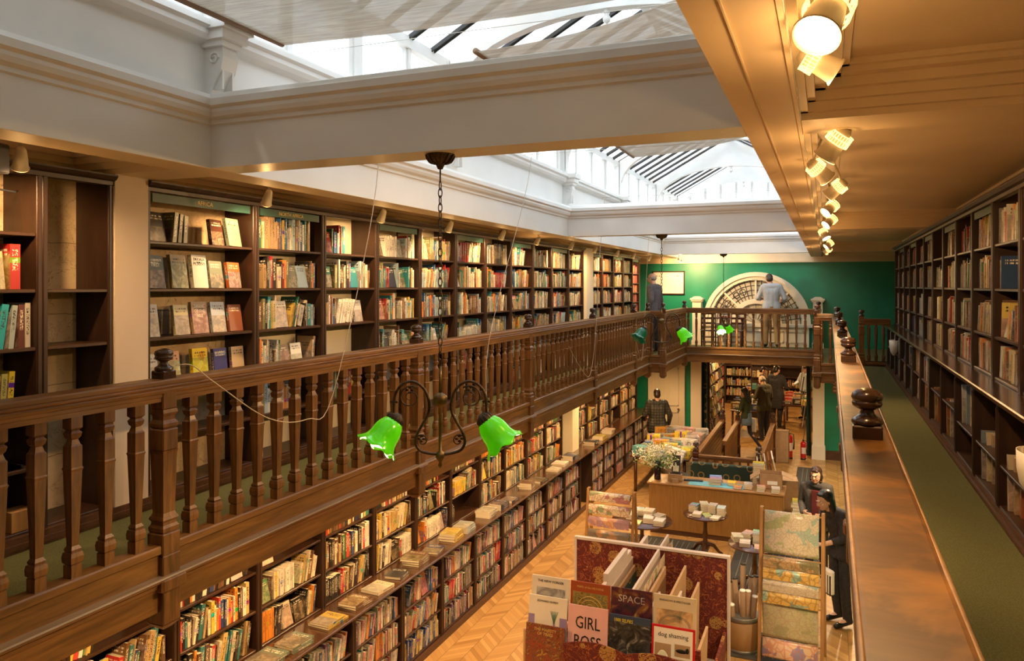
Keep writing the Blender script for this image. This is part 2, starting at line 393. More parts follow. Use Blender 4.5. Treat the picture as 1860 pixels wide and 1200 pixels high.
def m_greenfab():
    m,nt,b=newmat('dark_green_patterned_fabric'); co=gco(nt); v=nd(nt,'ShaderNodeTexVoronoi'); v.inputs['Scale'].default_value=4.5; v.inputs['Randomness'].default_value=.3; nt.links.new(co,v.inputs['Vector'])
    ring=math_(nt,'LESS_THAN',math_(nt,'ABSOLUTE',math_(nt,'SUBTRACT',v.outputs['Distance'],.27)),.035); n=noise(nt,co,60,3)
    c=mixc(nt,n.outputs[0],(.006,.022,.018),(.02,.05,.04)); c=mixc(nt,math_(nt,'MULTIPLY',ring,.7),c,(.35,.22,.07)); nt.links.new(c,b.inputs['Base Color']); b.inputs['Roughness'].default_value=.9; return m
M['greenfab']=m_greenfab()
def m_map(name,base,line,patch,patch2=None,sc=9):
    m,nt,b=newmat(name); co=gco(nt); v=nd(nt,'ShaderNodeTexVoronoi',feature='DISTANCE_TO_EDGE'); v.inputs['Scale'].default_value=sc*2; nt.links.new(co,v.inputs['Vector'])
    v2=nd(nt,'ShaderNodeTexVoronoi',feature='DISTANCE_TO_EDGE'); v2.inputs['Scale'].default_value=sc*.7; nt.links.new(co,v2.inputs['Vector'])
    l=math_(nt,'MAXIMUM',math_(nt,'LESS_THAN',v.outputs[0],.05),math_(nt,'LESS_THAN',v2.outputs[0],.03)); n=noise(nt,co,5,3); p=math_(nt,'GREATER_THAN',n.outputs[0],.58)
    c=mixc(nt,math_(nt,'MULTIPLY',p,.75),base,patch)
    if patch2: c=mixc(nt,math_(nt,'MULTIPLY',math_(nt,'LESS_THAN',n.outputs[0],.40),.8),c,patch2)
    c=mixc(nt,math_(nt,'MULTIPLY',l,.5),c,line); nt.links.new(c,b.inputs['Base Color']); b.inputs['Roughness'].default_value=.35; b.inputs['Coat Weight'].default_value=.2; return m
M['map1']=m_map('city_map_paper',(.55,.47,.33),(.28,.22,.16),(.30,.36,.12),(.25,.38,.33),15)
M['map2']=m_map('yellow_map_paper',(.60,.38,.10),(.16,.09,.03),(.15,.42,.38),(.60,.40,.13),6)
M['map3']=m_map('brown_map_paper',(.40,.26,.12),(.14,.09,.05),(.12,.14,.07),(.1,.25,.2),8)
M['map4']=m_map('street_map_paper',(.42,.38,.2),(.33,.18,.15),(.28,.30,.13),(.45,.42,.28),14)
M['map5']=m_map('pink_grid_sheet_paper',(.62,.42,.26),(.5,.12,.06),(.15,.14,.3),(.66,.5,.34),5)
M['wrap1']=m_map('cream_wrapping_paper',(.66,.58,.42),(.3,.05,.03),(.1,.25,.12),(.35,.12,.2),9)
M['wrap2']=m_map('grey_wrapping_paper',(.15,.13,.11),(.25,.2,.15),(.45,.22,.08),None,7)
M['wrap3']=m_map('peach_wrapping_paper',(.62,.36,.2),(.4,.15,.1),(.28,.2,.35),(.65,.55,.4),5)
def m_art(name,stops,sc=4,dist=1.5,det=5,rough=.3):
    m,nt,b=newmat(name); n=noise(nt,gco(nt),sc,det,.6,dist); r=ramp(nt,stops); nt.links.new(n.outputs[0],r.inputs[0]); nt.links.new(r.outputs[0],b.inputs['Base Color']); b.inputs['Roughness'].default_value=rough; return m
M['nebula']=m_art('nebula_print',[(.3,(.012,.012,.03)),(.48,(.10,.02,.03)),(.58,(.22,.10,.03)),(.68,(.42,.32,.08)),(.8,(.1,.2,.15))],7)
M['treeart']=m_art('autumn_print',[(.32,(.02,.015,.012)),(.45,(.30,.06,.02)),(.55,(.08,.05,.04)),(.64,(.45,.22,.03)),(.75,(.3,.3,.08))],14,3)
M['bwart']=m_art('dark_photo_print',[(.35,(.008,.008,.008)),(.55,(.06,.055,.05)),(.65,(.28,.26,.2)),(.8,(.1,.09,.08))],9,2)
M['goldart']=m_art('gold_chart_print',[(.35,(.10,.06,.02)),(.5,(.35,.25,.06)),(.6,(.15,.13,.05)),(.75,(.5,.4,.15))],12,1)
M['theatre']=m_art('stage_print',[(.3,(.05,.07,.05)),(.5,(.6,.36,.16)),(.62,(.7,.5,.28)),(.78,(.12,.25,.2))],6,.6)
M['sketch']=m_art('grey_sketch_print',[(.3,(.12,.11,.11)),(.5,(.45,.42,.38)),(.7,(.62,.56,.48))],8,1)
M['pinkcard']=plain('pink_card',(.75,.42,.38),.4,var=.03)
M['palecard']=plain('pale_card',(.75,.68,.56),.4,var=.03)
M['sand']=plain('sand_card',(.62,.50,.32),.4,var=.04)
M['rust']=plain('rust_card',(.34,.07,.02),.35,var=.05)
M['navy']=plain('navy_card',(.03,.05,.09),.35,var=.1)
M['ink']=plain('black_ink',(.012,.010,.010),.5,var=0)
M['inkw']=plain('white_ink',(.72,.68,.58),.5,var=0)
M['inkg']=plain('gold_ink',(.62,.42,.12),.5,var=0)
M['inky']=plain('yellow_ink',(.75,.60,.02),.5,var=0)
M['grn']=plain('green_card',(.12,.28,.14),.4,var=.05)
M['signgreen']=plain('dark_green_sign',(.02,.075,.06),.45,var=.1)
def m_quilt():
    m,nt,b=newmat('quilted_coat_cloth'); co=gco(nt,(1,1,1)); br=nd(nt,'ShaderNodeTexVoronoi'); br.inputs['Scale'].default_value=16; br.inputs['Randomness'].default_value=.1; nt.links.new(co,br.inputs['Vector'])
    r=ramp(nt,[(.1,(.075,.065,.04)),(.6,(.015,.014,.010))]); nt.links.new(br.outputs['Distance'],r.inputs[0]); nt.links.new(r.outputs[0],b.inputs['Base Color']); b.inputs['Roughness'].default_value=.6; bump(nt,b,br.outputs['Distance'],.8,.02); return m
M['quilt']=m_quilt()
def m_pane(name='frosted_roof_glass',a=.62,col=(.86,.90,.93)):
    m,nt,b=newmat(name); out=nt.nodes['Material Output']; nt.nodes.remove(b)
    t=nd(nt,'ShaderNodeBsdfTransparent'); t.inputs[0].default_value=(.97,.98,1,1); tr=nd(nt,'ShaderNodeBsdfTranslucent'); g=nd(nt,'ShaderNodeBsdfGlossy'); g.inputs['Roughness'].default_value=.25
    n=noise(nt,gco(nt),3.0,5,.65,.3); r=ramp(nt,[(.3,(.62,.50,.36)),(.55,col),(.8,(.95,.97,1))]); nt.links.new(n.outputs[0],r.inputs[0]); nt.links.new(r.outputs[0],tr.inputs[0])
    m1=nd(nt,'ShaderNodeMixShader'); m1.inputs[0].default_value=a; nt.links.new(t.outputs[0],m1.inputs[1]); nt.links.new(tr.outputs[0],m1.inputs[2])
    m2=nd(nt,'ShaderNodeMixShader'); m2.inputs[0].default_value=.06; nt.links.new(m1.outputs[0],m2.inputs[1]); nt.links.new(g.outputs[0],m2.inputs[2]); nt.links.new(m2.outputs[0],out.inputs[0]); return m
M['pane']=m_pane()
M['pane2']=m_pane('frosted_window_glass',.5)
def m_fabric():
    m,nt,b=newmat('linen_blind_cloth'); out=nt.nodes['Material Output']; tr=nd(nt,'ShaderNodeBsdfTranslucent'); n=noise(nt,gco(nt,(1,14,1)),4,6,.7); r=ramp(nt,[(.35,(.40,.34,.27)),(.65,(.58,.52,.43))]); nt.links.new(n.outputs[0],r.inputs[0])
    nt.links.new(r.outputs[0],tr.inputs[0]); nt.links.new(r.outputs[0],b.inputs['Base Color']); b.inputs['Roughness'].default_value=.9
    mx=nd(nt,'ShaderNodeMixShader'); mx.inputs[0].default_value=.6; nt.links.new(b.outputs[0],mx.inputs[1]); nt.links.new(tr.outputs[0],mx.inputs[2]); tt=nd(nt,'ShaderNodeBsdfTransparent'); m3=nd(nt,'ShaderNodeMixShader'); m3.inputs[0].default_value=.22; nt.links.new(mx.outputs[0],m3.inputs[1]); nt.links.new(tt.outputs[0],m3.inputs[2]); nt.links.new(m3.outputs[0],out.inputs[0]); return m
M['blind']=m_fabric()
def m_glow(name,col,es,base=None,rough=.2,vs=14):
    m,nt,b=newmat(name); b.inputs['Base Color'].default_value=(*(base or col),1); b.inputs['Emission Color'].default_value=(*col,1); b.inputs['Emission Strength'].default_value=es; b.inputs['Roughness'].default_value=rough; b.inputs['Coat Weight'].default_value=.4
    n=noise(nt,gco(nt),vs*2,2); st=math_(nt,'MULTIPLY',math_(nt,'ADD',n.outputs[0],.3),es); nt.links.new(st,b.inputs['Emission Strength']); return m
M['greenlit']=m_glow('lit_green_shade_glass',(.06,.60,.0),.26,(.10,.55,.01),vs=5)
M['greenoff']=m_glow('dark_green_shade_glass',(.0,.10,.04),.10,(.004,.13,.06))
M['bulb']=m_glow('warm_lamp_bulb',(1,.80,.48),5)
M['spotlens']=m_glow('bright_spot_lens',(1,.90,.72),6)
M['spotwarm']=m_glow('warm_glow_ring',(1,.62,.20),1.6)
M['rimlit']=m_glow('white_shade_inside',(1,.86,.62),1.3,(.8,.75,.6))
def light(name,kind,loc,energy,col,size=.1,rot=None,parent=None,spot=None):
    d=bpy.data.lights.new(name,kind); d.energy=energy; d.color=col
    if kind=='AREA': d.size=size
    else: d.shadow_soft_size=size
    if kind=='SPOT': d.spot_size=spot or radians(90); d.spot_blend=.6
    o=bpy.data.objects.new(name,d); COL.objects.link(o); o.location=loc
    if rot is not None: o.rotation_euler=rot
    if parent is not None: o.parent=parent
    return o
WARM=(1.0,.60,.26)

def text(name,s,size,mat,parent,Mt,depth=.001,align_x='CENTER',sx=1.0):
    cu=bpy.data.curves.new(name,'FONT'); cu.body=s; cu.size=size; cu.extrude=depth; cu.align_x=align_x; cu.align_y='CENTER'; cu.resolution_u=2
    o=bpy.data.objects.new(name,cu); COL.objects.link(o)
    dg=bpy.context.evaluated_depsgraph_get(); me=bpy.data.meshes.new_from_object(o.evaluated_get(dg)); me.name=name
    bpy.data.objects.remove(o); bpy.data.curves.remove(cu)
    me.materials.clear(); me.materials.append(mat)
    t=place(me,name,parent,Mt@Matrix.Diagonal((sx,1,1,1))); return t
# ------------------------------------------------------------------ the setting
XL=-3.45          # left rail line
# ground floor
b=MB(); b.box(-5.0,-2.5,-.12,1.7,29,0); struct('floor_ground',b,M['floor'])
# gallery decks
b=MB(); b.box(-4.62,-2.5,G-.23,XL,20.15,G); b.box(XL,15.8,G-.23,-3.14,20.15,G); b.box(-3.14,18.4,G-.23,-.16,20.15,G)
struct('floor_gallery_left',b,M['carpet'])
b=MB(); b.box(.17,-2.5,G-.23,1.62,20.15,G); b.box(-.16,15.3,G-.23,.17,20.15,G); struct('floor_gallery_right',b,M['carpet'])
b=MB(); b.box(-4.9,-2.5,G-.26,XL-.02,20.1,G-.232); b.box(.19,-2.5,G-.26,1.7,20.1,G-.232); b.box(XL-.02,18.45,G-.26,.19,20.1,G-.232); struct('ceiling_under_gallery',b,M['cream'])
# side walls
b=MB(); b.box(-4.75,-2.5,G,-4.62,20.2,5.4); struct('wall_left',b,M['plaster'])
b=MB(); b.box(-5.0,-2.5,0,-4.9,20.2,G-.23); struct('wall_left_ground',b,M['cream2'])
b=MB(); b.box(1.62,-2.5,0,1.75,20.2,5.4); struct('wall_right',b,M['green'])
b=MB(); b.box(-5.0,-2.6,0,1.75,-2.5,8); struct('wall_back',b,M['cream'])
# far wall with arched opening for window and the ground floor opening
AX=-1.65; AR=1.24; SILL=CZ-.95
cx=AX
def farwall():
    b=MB(); y0,y1=20.15,20.35
    zt=CZ+.60
    b.box(-4.9,y0,0,-3.02,y1,G-.26+.0)
    b.box(-.30,y0,0,1.65,y1,G-.26)
    b.box(-4.9,y0,G-.26,1.65,y1,SILL)
    b.box(-4.9,y0,SILL,cx-AR,y1,zt); b.box(cx+AR,y0,SILL,1.65,y1,zt)
    n=24
    for i in range(n):
        a0=pi-pi*i/n; a1=pi-pi*(i+1)/n
        xa,xb=cx+AR*cos(a0),cx+AR*cos(a1); za,zb=SILL+AR*sin(a0),SILL+AR*sin(a1)
        b.prism([(xa,y0,za),(xb,y0,zb),(xb,y0,zt),(xa,y0,zt)],(0,y1-y0,0))
    return b
struct('wall_far',farwall(),M['green'])
b=MB(); b.box(-4.75,20.13,CZ+.60,1.65,20.35,5.6); b.box(-4.75,20.06,CZ+.585,1.65,20.15,CZ+.625); struct('trim_1',b,M['cream'])
# opening lining and pilasters on the ground floor
b=MB()
for x0,x1 in ((-3.26,-3.0),(-.31,-.04)):
    b.box(x0,20.02,0,x1,20.15,G-.24); b.box(x0-.02,19.99,0,x1+.02,20.15,.32); b.box(x0-.015,20.0,.32,x1+.015,20.15,.345)
struct('trim_2',b,M['cream2'])
b=MB(); b.box(-.04,20.08,0,1.6,20.15,.22); b.box(-3.45,20.08,0,-3.28,20.15,.22); struct('baseboard_far',b,M['skirting'])
# cream panelled door at the left end
b=MB(); b.box(-4.28,20.08,0,-3.5,20.15,2.3)
o=struct('door_1',b,M['cream2'])
b=MB()
for x0,x1 in ((-4.20,-3.93),(-3.85,-3.58)):
    for z0,z1 in ((.25,.95),(1.1,2.1)):
        b.box(x0,20.055,z0,x1,20.08,z0+.03); b.box(x0,20.055,z1-.03,x1,20.08,z1); b.box(x0,20.055,z0,x0+.03,20.08,z1); b.box(x1-.03,20.055,z0,x1,20.08,z1)
b.build('panel_moulding',M['cream2'],o)
b=MB(); b.sph((-3.58,20.03,1.02),.03); b.build('door_knob',M['brass'],o)
b=MB(); b.box(-4.38,20.04,0,-4.28,20.15,2.4); b.box(-3.5,20.04,0,-3.42,20.15,2.4); b.box(-4.38,20.04,2.3,-3.42,20.15,2.4); struct('trim_3',b,M['cream2'])
# arched window
w=thing('arched_window','half-round leaded window with cream frame in the emerald far wall','window',(cx,20.12,SILL))
w['kind']='structure'; del w['category']; w.name='window_1'
b=MB()
def archband(b,r0,r1,y0,y1,n=32,a0=0,a1=pi):
    for i in range(n):
        a=a0+(a1-a0)*i/n; c=a0+(a1-a0)*(i+1)/n
        b.prism([(r0*cos(a),y0,r0*sin(a)),(r1*cos(a),y0,r1*sin(a)),(r1*cos(c),y0,r1*sin(c)),(r0*cos(c),y0,r0*sin(c))],(0,y1-y0,0))
archband(b,AR-.14,AR+.04,-.06,.1); archband(b,AR-.05,AR+.06,-.10,-.06); archband(b,.50,.62,-.04,.06)
b.box(-AR-.1,-.12,-.08,AR+.1,.1,.0)
for a in (45,90,135):
    c,s_=cos(radians(a)),sin(radians(a)); t=.022
    b.prism([(.6*c-t*s_,-.03,.6*s_+t*c),(.6*c+t*s_,-.03,.6*s_-t*c),((AR-.1)*c+t*s_,-.03,(AR-.1)*s_-t*c),((AR-.1)*c-t*s_,-.03,(AR-.1)*s_+t*c)],(0,.06,0))
b.build('window_frame',M['cream2'],w)
b=MB()
pts=[((AR-.1)*cos(pi*i/32),0,(AR-.1)*sin(pi*i/32)) for i in range(33)]
b.prism([(p[0],.02,p[2]) for p in pts],(0,.008,0)); b.build('pane',plain('grey_obscured_glass',(.50,.46,.35),.2,var=.25,sc=5),w)
b=MB()
for r_ in (.72,.84,.96,1.06): b.tube([(r_*cos(pi*i/40),.012,r_*sin(pi*i/40)) for i in range(41)],.009,5)
for k in range(1,24):
    a=pi*k/24; j=.012*((k%2)*2-1)
    b.tube([(.62*cos(a),.012,.62*sin(a)),(1.12*cos(a),.012,1.12*sin(a))],.009,5)
for a in (30,62,118,150):
    for da,r_ in ((-6,.85),(6,.85)):
        c=Vector((r_*cos(radians(a+da)),.01,r_*sin(radians(a+da))))
        b.tube([c+Vector((.075*cos(2*pi*i/16),0,.075*sin(2*pi*i/16))) for i in range(16)],.009,5,closed=True)
for k in range(1,8):
    a=pi*k/8; b.tube([(0.1*cos(a),.012,.1*sin(a)),(.5*cos(a),.012,.5*sin(a))],.005,5)
b.tube([(.3*cos(pi*i/20),.012,.3*sin(pi*i/20)) for i in range(21)],.006,5)
b.build('leading',plain('lead_came',(.05,.045,.04),.5),w)
# cream panelled dado under window and two square piers
b=MB(); b.box(cx-AR-.02,20.05,G,cx+AR+.02,20.15,SILL-.08)
for i in range(5):
    x0=cx-AR+.06+i*(2*AR-.1)/5; x1=x0+(2*AR-.1)/5-.06
    b.box(x0,20.03,G+.1,x1,20.05,G+.13); b.box(x0,20.03,SILL-.2,x1,20.05,SILL-.17); b.box(x0,20.03,G+.1,x0+.02,20.05,SILL-.17); b.box(x1-.02,20.03,G+.1,x1,20.05,SILL-.17)
struct('trim_4',b,M['cream2'])
b=MB()
for x in (cx-AR-.2,cx+AR+.22):
    b.box(x-.11,19.9,G,x+.11,20.15,CZ-.36); b.box(x-.14,19.87,CZ-.40,x+.14,20.15,CZ-.36); b.box(x-.16,19.85,CZ-.36,x+.16,20.15,CZ-.32); b.prism([(x-.14,19.87,CZ-.32),(x+.14,19.87,CZ-.32),(x+.06,19.87,CZ-.27),(x-.06,19.87,CZ-.27)],(0,.25,0))
    b.box(x-.13,19.88,G,x+.13,20.15,G+.12)
struct('trim_5',b,M['cream2'])

# back room behind the opening
b=MB(); b.box(-3.6,29,0,1.7,29.1,2.7); struct('wall_room_far',b,M['cream']); 
b=MB(); b.box(-3.75,20.35,0,-3.62,29,2.7); struct('wall_room_left',b,M['cream'])
b=MB(); b.box(1.0,20.35,0,1.1,29,2.7); struct('wall_room_right',b,M['cream'])
b=MB(); b.box(-3.75,20.35,2.6,1.1,29.1,2.7); struct('ceiling_room',b,M['cream'])

# ---- ceiling beams and lantern
LX0,LX1=-3.5,-.351
BY=((3.6,3.85),(10.6,10.85),(17.6,17.85))
def profL():  # longitudinal beam section, (outward, z) outward towards void
    return [(-.25,0),(0,0),(0,.255),(.018,.262),(.018,.285),(.05,.30),(.062,.325),(.062,.345),(.085,.36),(.085,.40),(.06,.415),(.02,.445),(-.10,.455),(-.10,.78),(-.04,.80),(-.02,.83),(-.02,.86),(.01,.875),(.01,.91),(-.10,.925),(-.25,.925)]
P=profL()
b=MB(); b.prism([(LX0+a,-2.5,CB+z) for a,z in P],(0,22.6,0)); struct('trim_6',b,M['white'])
b=MB(); b.prism([(LX1-a,-2.5,CB+z) for a,z in P],(0,22.6,0)); struct('trim_7',b,M['white'])
# warm underside board of the right beam
b=MB(); b.box(LX1-.0,-2.5,CB-.004,-.103,20.1,CB); b.box(LX1+.10,-2.5,CB-.012,LX1+.105,20.1,CB-.004); b.box(-.118,-2.5,CB-.012,-.103,20.1,CB-.004); struct('trim_8',b,M['cream'])
b=MB(); b.box(-3.75,-2.5,CB-.004,LX0,20.1,CB); struct('trim_9',b,M['cream'])
PB=[(0,0),(0,.255),(.018,.262),(.018,.285),(.05,.30),(.062,.325),(.062,.345),(.085,.36),(.085,.40),(.06,.415),(.02,.445),(.0,.455)]
for i,(y0,y1) in enumerate(BY):
    b=MB(); poly=[(LX0,y0-a,CB+z) for a,z in PB]+[(LX0,y1+a,CB+z) for a,z in PB[::-1]]
    b.prism(poly,(LX1-LX0,0,0)); struct('trim_%d'%(10+i),b,M['white'])
# side ceilings with coffers
def coffer(xa,xb,name,edge):
    b=MB(); b.box(xa-.02,-2.5,CB+.20,xb+.02,20.15,CB+.26)
    ys=[(-2.5,-2.3)]+[(a-.04,c+.04) for a,c in BY]+[(20.0,20.15)]
    for a,c in ys: b.box(xa,a,CB,xb,c,CB+.2)
    # mouldings round each coffer
    for k in range(len(ys)-1):
        y0=ys[k][1]; y1=ys[k+1][0]
        for (d,z0,z1) in ((.03,.0+.03,.07),(.06,.07,.11),(.10,.11,.15),(.16,.15,.175),(.19,.175,.2)):
            b.box(xa,y0,CB+z0,xb,y0+d,CB+z1); b.box(xa,y1-d,CB+z0,xb,y1,CB+z1)
            if edge=='l' or True: b.box(xa,y0,CB+z0,xa+d,y1,CB+z1)
            b.box(xb-d,y0,CB+z0,xb,y1,CB+z1)
    struct(name,b,M['cream'])
coffer(-.103,1.62,'ceiling_right','l'); coffer(-4.62,-3.75,'ceiling_left','r')
# lantern: windows, corbels, ribs, roof
WZ0=CB+.925; WZ1=CZ+2.30; RX=(LX0+LX1)/2; RZ=CZ+3.25
xl,xr=LX0-.16,LX1+.16
b=MB()
for x in (xl,xr):
    b.box(x-.06,-2.5,WZ0,x+.06,20.1,WZ0+.05); b.box(x-.07,-2.5,WZ1-.08,x+.07,20.1,WZ1+.03)
    y=-2.4
    k=0
    while y<20:
        wd=.05 if k%3 else .10
        b.box(x-.04,y-wd,WZ0,x+.04,y+wd,WZ1); b.box(x-.055,y-wd*.4,WZ0,x+.055,y+wd*.4,WZ1); y+=.86; k+=1
struct('window_2',b,M['white'])
b=MB()
for x in (xl,xr): b.box(x-.006,-2.5,WZ0+.02,x+.006,20.1,WZ1)
struct('window_3',b,M['pane2'])
b=MB()
ybars=[-2.4+.43*i for i in range(53)]
for sx,x0 in ((1,xl),(-1,xr)):
    v=Vector((RX-x0,0,RZ-WZ1)); 
    for y in ybars:
        n=Vector((-v.z,0,v.x)).normalized()*.045
        p=Vector((x0,y-.018,WZ1)); b.prism([p-n*.2,p+v-n*.2,p+v+n,p+n],(0,.036,0))
b.box(RX-.05,-2.5,RZ-.06,RX+.05,20.1,RZ+.05)
struct('window_4',b,M['white'])
b=MB()
for sx,x0 in ((1,xl),(-1,xr)):
    v=Vector((RX-x0,0,RZ-WZ1)); n=Vector((-v.z,0,v.x)).normalized()*.03*sx
    for y in ybars:
        for dy in (-.034,.019):
            p=Vector((x0,y+dy,WZ1)); b.prism([p-n,p+v-n,p+v+n*.2,p+n*.2],(0,.015,0))
struct('window_8',b,plain('dark_glazing_strip',(.03,.028,.025),.6))
b=MB()
for x0 in (xl,xr):
    b.prism([(x0,-2.5,WZ1+.02),(RX,-2.5,RZ+.02),(RX,-2.5,RZ+.028),(x0,-2.5,WZ1+.028)],(0,22.6,0))
struct('window_5',b,M['pane'])
# glazed gable ends
b=MB(); 
for y in (-2.5,20.1): b.prism([(xl,y,WZ0-.2),(xr,y,WZ0-.2),(xr,y,WZ1),(RX,y,RZ),(xl,y,WZ1)],(0,.01,0))
struct('window_6',b,M['pane'])
b=MB()
for k in range(1,9):
    x=xl+(xr-xl)*k/9; zt=WZ1+(RZ-WZ1)*(1-abs(x-RX)/(RX-xl)); b.box(x-.03,20.03,WZ0-.2,x+.03,20.1,zt)
struct('window_7',b,M['white'])
b=MB(); b.box(-4.75,20.1,CB+.26,1.62,20.3,CB+.95); struct('trim_13',b,M['cream'])
# arched ribs
RY_=[.3,3.72,7.0,10.72,13.9,17.2,19.9]
b=MB()
for y in RY_:
    hw=(xr-xl)/2-.03; n=20; zb=WZ0+.05; zt=CZ+2.62
    inner=[(RX-hw*.96*cos(pi*i/n), zb+(zt-zb)*sin(pi*i/n)**.75) for i in range(n+1)]
    for i in range(n):
        (xa,za),(xb,zb2)=inner[i],inner[i+1]
        oa=WZ1+(RZ-WZ1)*(1-abs(xa-RX)/(RX-xl))-.03; ob=WZ1+(RZ-WZ1)*(1-abs(xb-RX)/(RX-xl))-.03
        b.prism([(xa,y-.06,za),(xb,y-.06,zb2),(xb,y-.06,ob),(xa,y-.06,oa)],(0,.12,0))
    b.box(xl-.05,y-.08,WZ0,xl+.09,y+.08,WZ1); b.box(xr-.09,y-.08,WZ0,xr+.05,y+.08,WZ1)
    b.lathe([(.0005,-.16),(.035,-.13),(.04,-.10),(.02,-.07),(.03,-.05),(.03,0)],10,0,Tr(RX,y,zt+.02))
struct('trim_14',b,M['white'])
# corbels
b=MB()
for y in RY_:
    for s_,x in ((1,LX0-.10),(-1,LX1+.10)):
        T=Tr(x,y,CB)
        b.box(0,-.09,.76,s_*.16,.09,.80,M=T); b.box(0,-.11,.80,s_*.19,.11,.86,M=T); b.box(0,-.13,.86,s_*.22,.13,.925,M=T)
        pr=[(0,.76),(.14,.76),(.15,.70),(.13,.62),(.09,.55),(.06,.50),(.055,.47),(.03,.455),(0,.455)]
        b.prism([(x+s_*a,y-.065,CB+z) for a,z in pr],(0,.13,0))
        for yy in (-.07,.07): b.tube([(x+s_*(.08+.04*cos(t*.7)*(1-t/18)),y+yy,CB+.69+.04*sin(t*.7)*(1-t/18)) for t in range(14)],.008,6)
        b.box(x+s_*.04,y-.05,CB+.50,x+s_*.13,y-.035,CB+.70); b.box(x+s_*.04,y+.035,CB+.50,x+s_*.13,y+.05,CB+.70)
struct('trim_15',b,M['white'])
# blinds
def sheet(name,label,pts,near,far,zfun):
    t=thing(name,label,'blind',(pts[0][0],near,0))
    b=MB(); nx,ny=16,10; x0=pts[0][0]; x1=pts[1][0]
    for lay in (0,1):
        for i in range(nx+1):
            for j in range(ny+1):
                u=i/nx; v=j/ny; b.v.append((x0+(x1-x0)*u-x0, (far-near)*v, zfun(u,v)+lay*.004))
    N=(nx+1)*(ny+1)
    for i in range(nx):
        for j in range(ny):
            a=i*(ny+1)+j; q=[a,a+ny+1,a+ny+2,a+1]; b.face(q[::-1],sm=True); b.face([N+k for k in q],sm=True)
    b.build('blind_cloth',M['blind'],t)
    b=MB(); b.tube([(0,0,zfun(0,0)+.01),(0,far-near,zfun(0,1)+.01)],.022,10); b.build('batten_edge_shade',plain('brown_batten_shade',(.25,.15,.08),.6),t)  # brown tube along the left edge also paints the first blind's edge shadow
    return t
sheet('roof_blind','linen blind drawn flat under the roof glass at the top left',((-3.36,),(-.36,)),-2.0,4.1,lambda u,v: CZ+1.60+.05*sin(v*9)*.3-.06*sin(pi*u)*(.5+.5*cos(v*12)*.2))
sheet('roof_blind','tilted brown-lit linen blind beyond the first white cross beam',((-2.36,),(-.30,)),5.0,9.9,lambda u,v: CZ+1.70+.36*u-.10*sin(pi*u))
# ------------------------------------------------------------------ balustrades
BH=[(0,.029),(.075,.029),(.08,.023),(.09,.033),(.125,.035),(.15,.031),(.155,.024),(.17,.028),(.19,.019),(.64,.030),(.655,.034),(.665,.030),(.79,.030),(.80,.024),(.83,.017),(.845,.026),(.87,.030),(.885,.020),(.90,.031),(1.0,.031)]
def bal_mesh(seg,h,round_=False):
    b=MB(); k=1.0/cos(pi/seg); rot=pi/seg
    b.lathe([(r*(k if seg==4 else 1.0),t*h) for t,r in BH],seg,0,None,rot,sm=False)
    return b.build('baluster',M['oak_v'],data=True)
BAL_H=RT-.10-(G+.08)
BM={4:bal_mesh(4,BAL_H),8:bal_mesh(8,BAL_H)}
def sqb(b,hw,z0,z1,ch=.006,m=0): b.bbox(-hw,-hw,z0,hw,hw,z1,ch,m)
def newel_mesh():
    b=MB(); z0=-.40   # local z 0 = gallery floor
    top=RT-G
    b.lathe([(.0005,z0-.005),(.04,z0+.0),(.068,z0+.02),(.086,z0+.035)],4,rot=pi/4,sm=False)
    sqb(b,.062,z0+.035,.02); sqb(b,.088,-.175,-.098,.012); sqb(b,.062,0.02,.14); b.lathe([(.071,.14),(.078,.15),(.080,.17),(.066,.185),(.064,.20),(.078,.215),(.071,.23)],4,rot=pi/4,sm=False)
    b.lathe([(.066,.23),(.057,.25),(.069,.58),(.075,.60)],4,rot=pi/4,sm=False)
    sqb(b,.054,.60,.72); b.lathe([(.060,.72),(.076,.735),(.076,.75),(.058,.77),(.058,.79),(.074,.81),(.069,.83)],4,rot=pi/4,sm=False)
    sqb(b,.05,.83,top-.06)
    return b.build('newel_post',M['oak_v'],data=True)
def finial_mesh():
    b=MB()
    sqb(b,.047,-.01,.045,.005)
    b.lathe([(.047,.045),(.051,.052),(.049,.062),(.036,.070),(.024,.082),(.021,.094),(.034,.100),(.046,.108),(.049,.117),(.047,.124),(.044,.126),(.047,.128),(.051,.138),(.047,.152),(.032,.163),(.014,.168),(.0005,.169)],24)
    return b.build('finial',M['newel'],data=True)
NM=newel_mesh(); FM=finial_mesh()
def rail_poly(w,h):
    # cross section (y,z), rounded top with stepped sides
    w=w/2
    L=[(.60,-1.25),(.60,-1.02),(.68,-.98),(.68,-.82),(.80,-.76),(.84,-.62),(.76,-.54),(.90,-.48),(.98,-.40),(.90,-.33),(1.0,-.27),(1.0,-.10),(.93,-.02),(.80,0)]
    return [(-w*a,h*z) for a,z in L]+[(w*a,h*z) for a,z in L[::-1]]
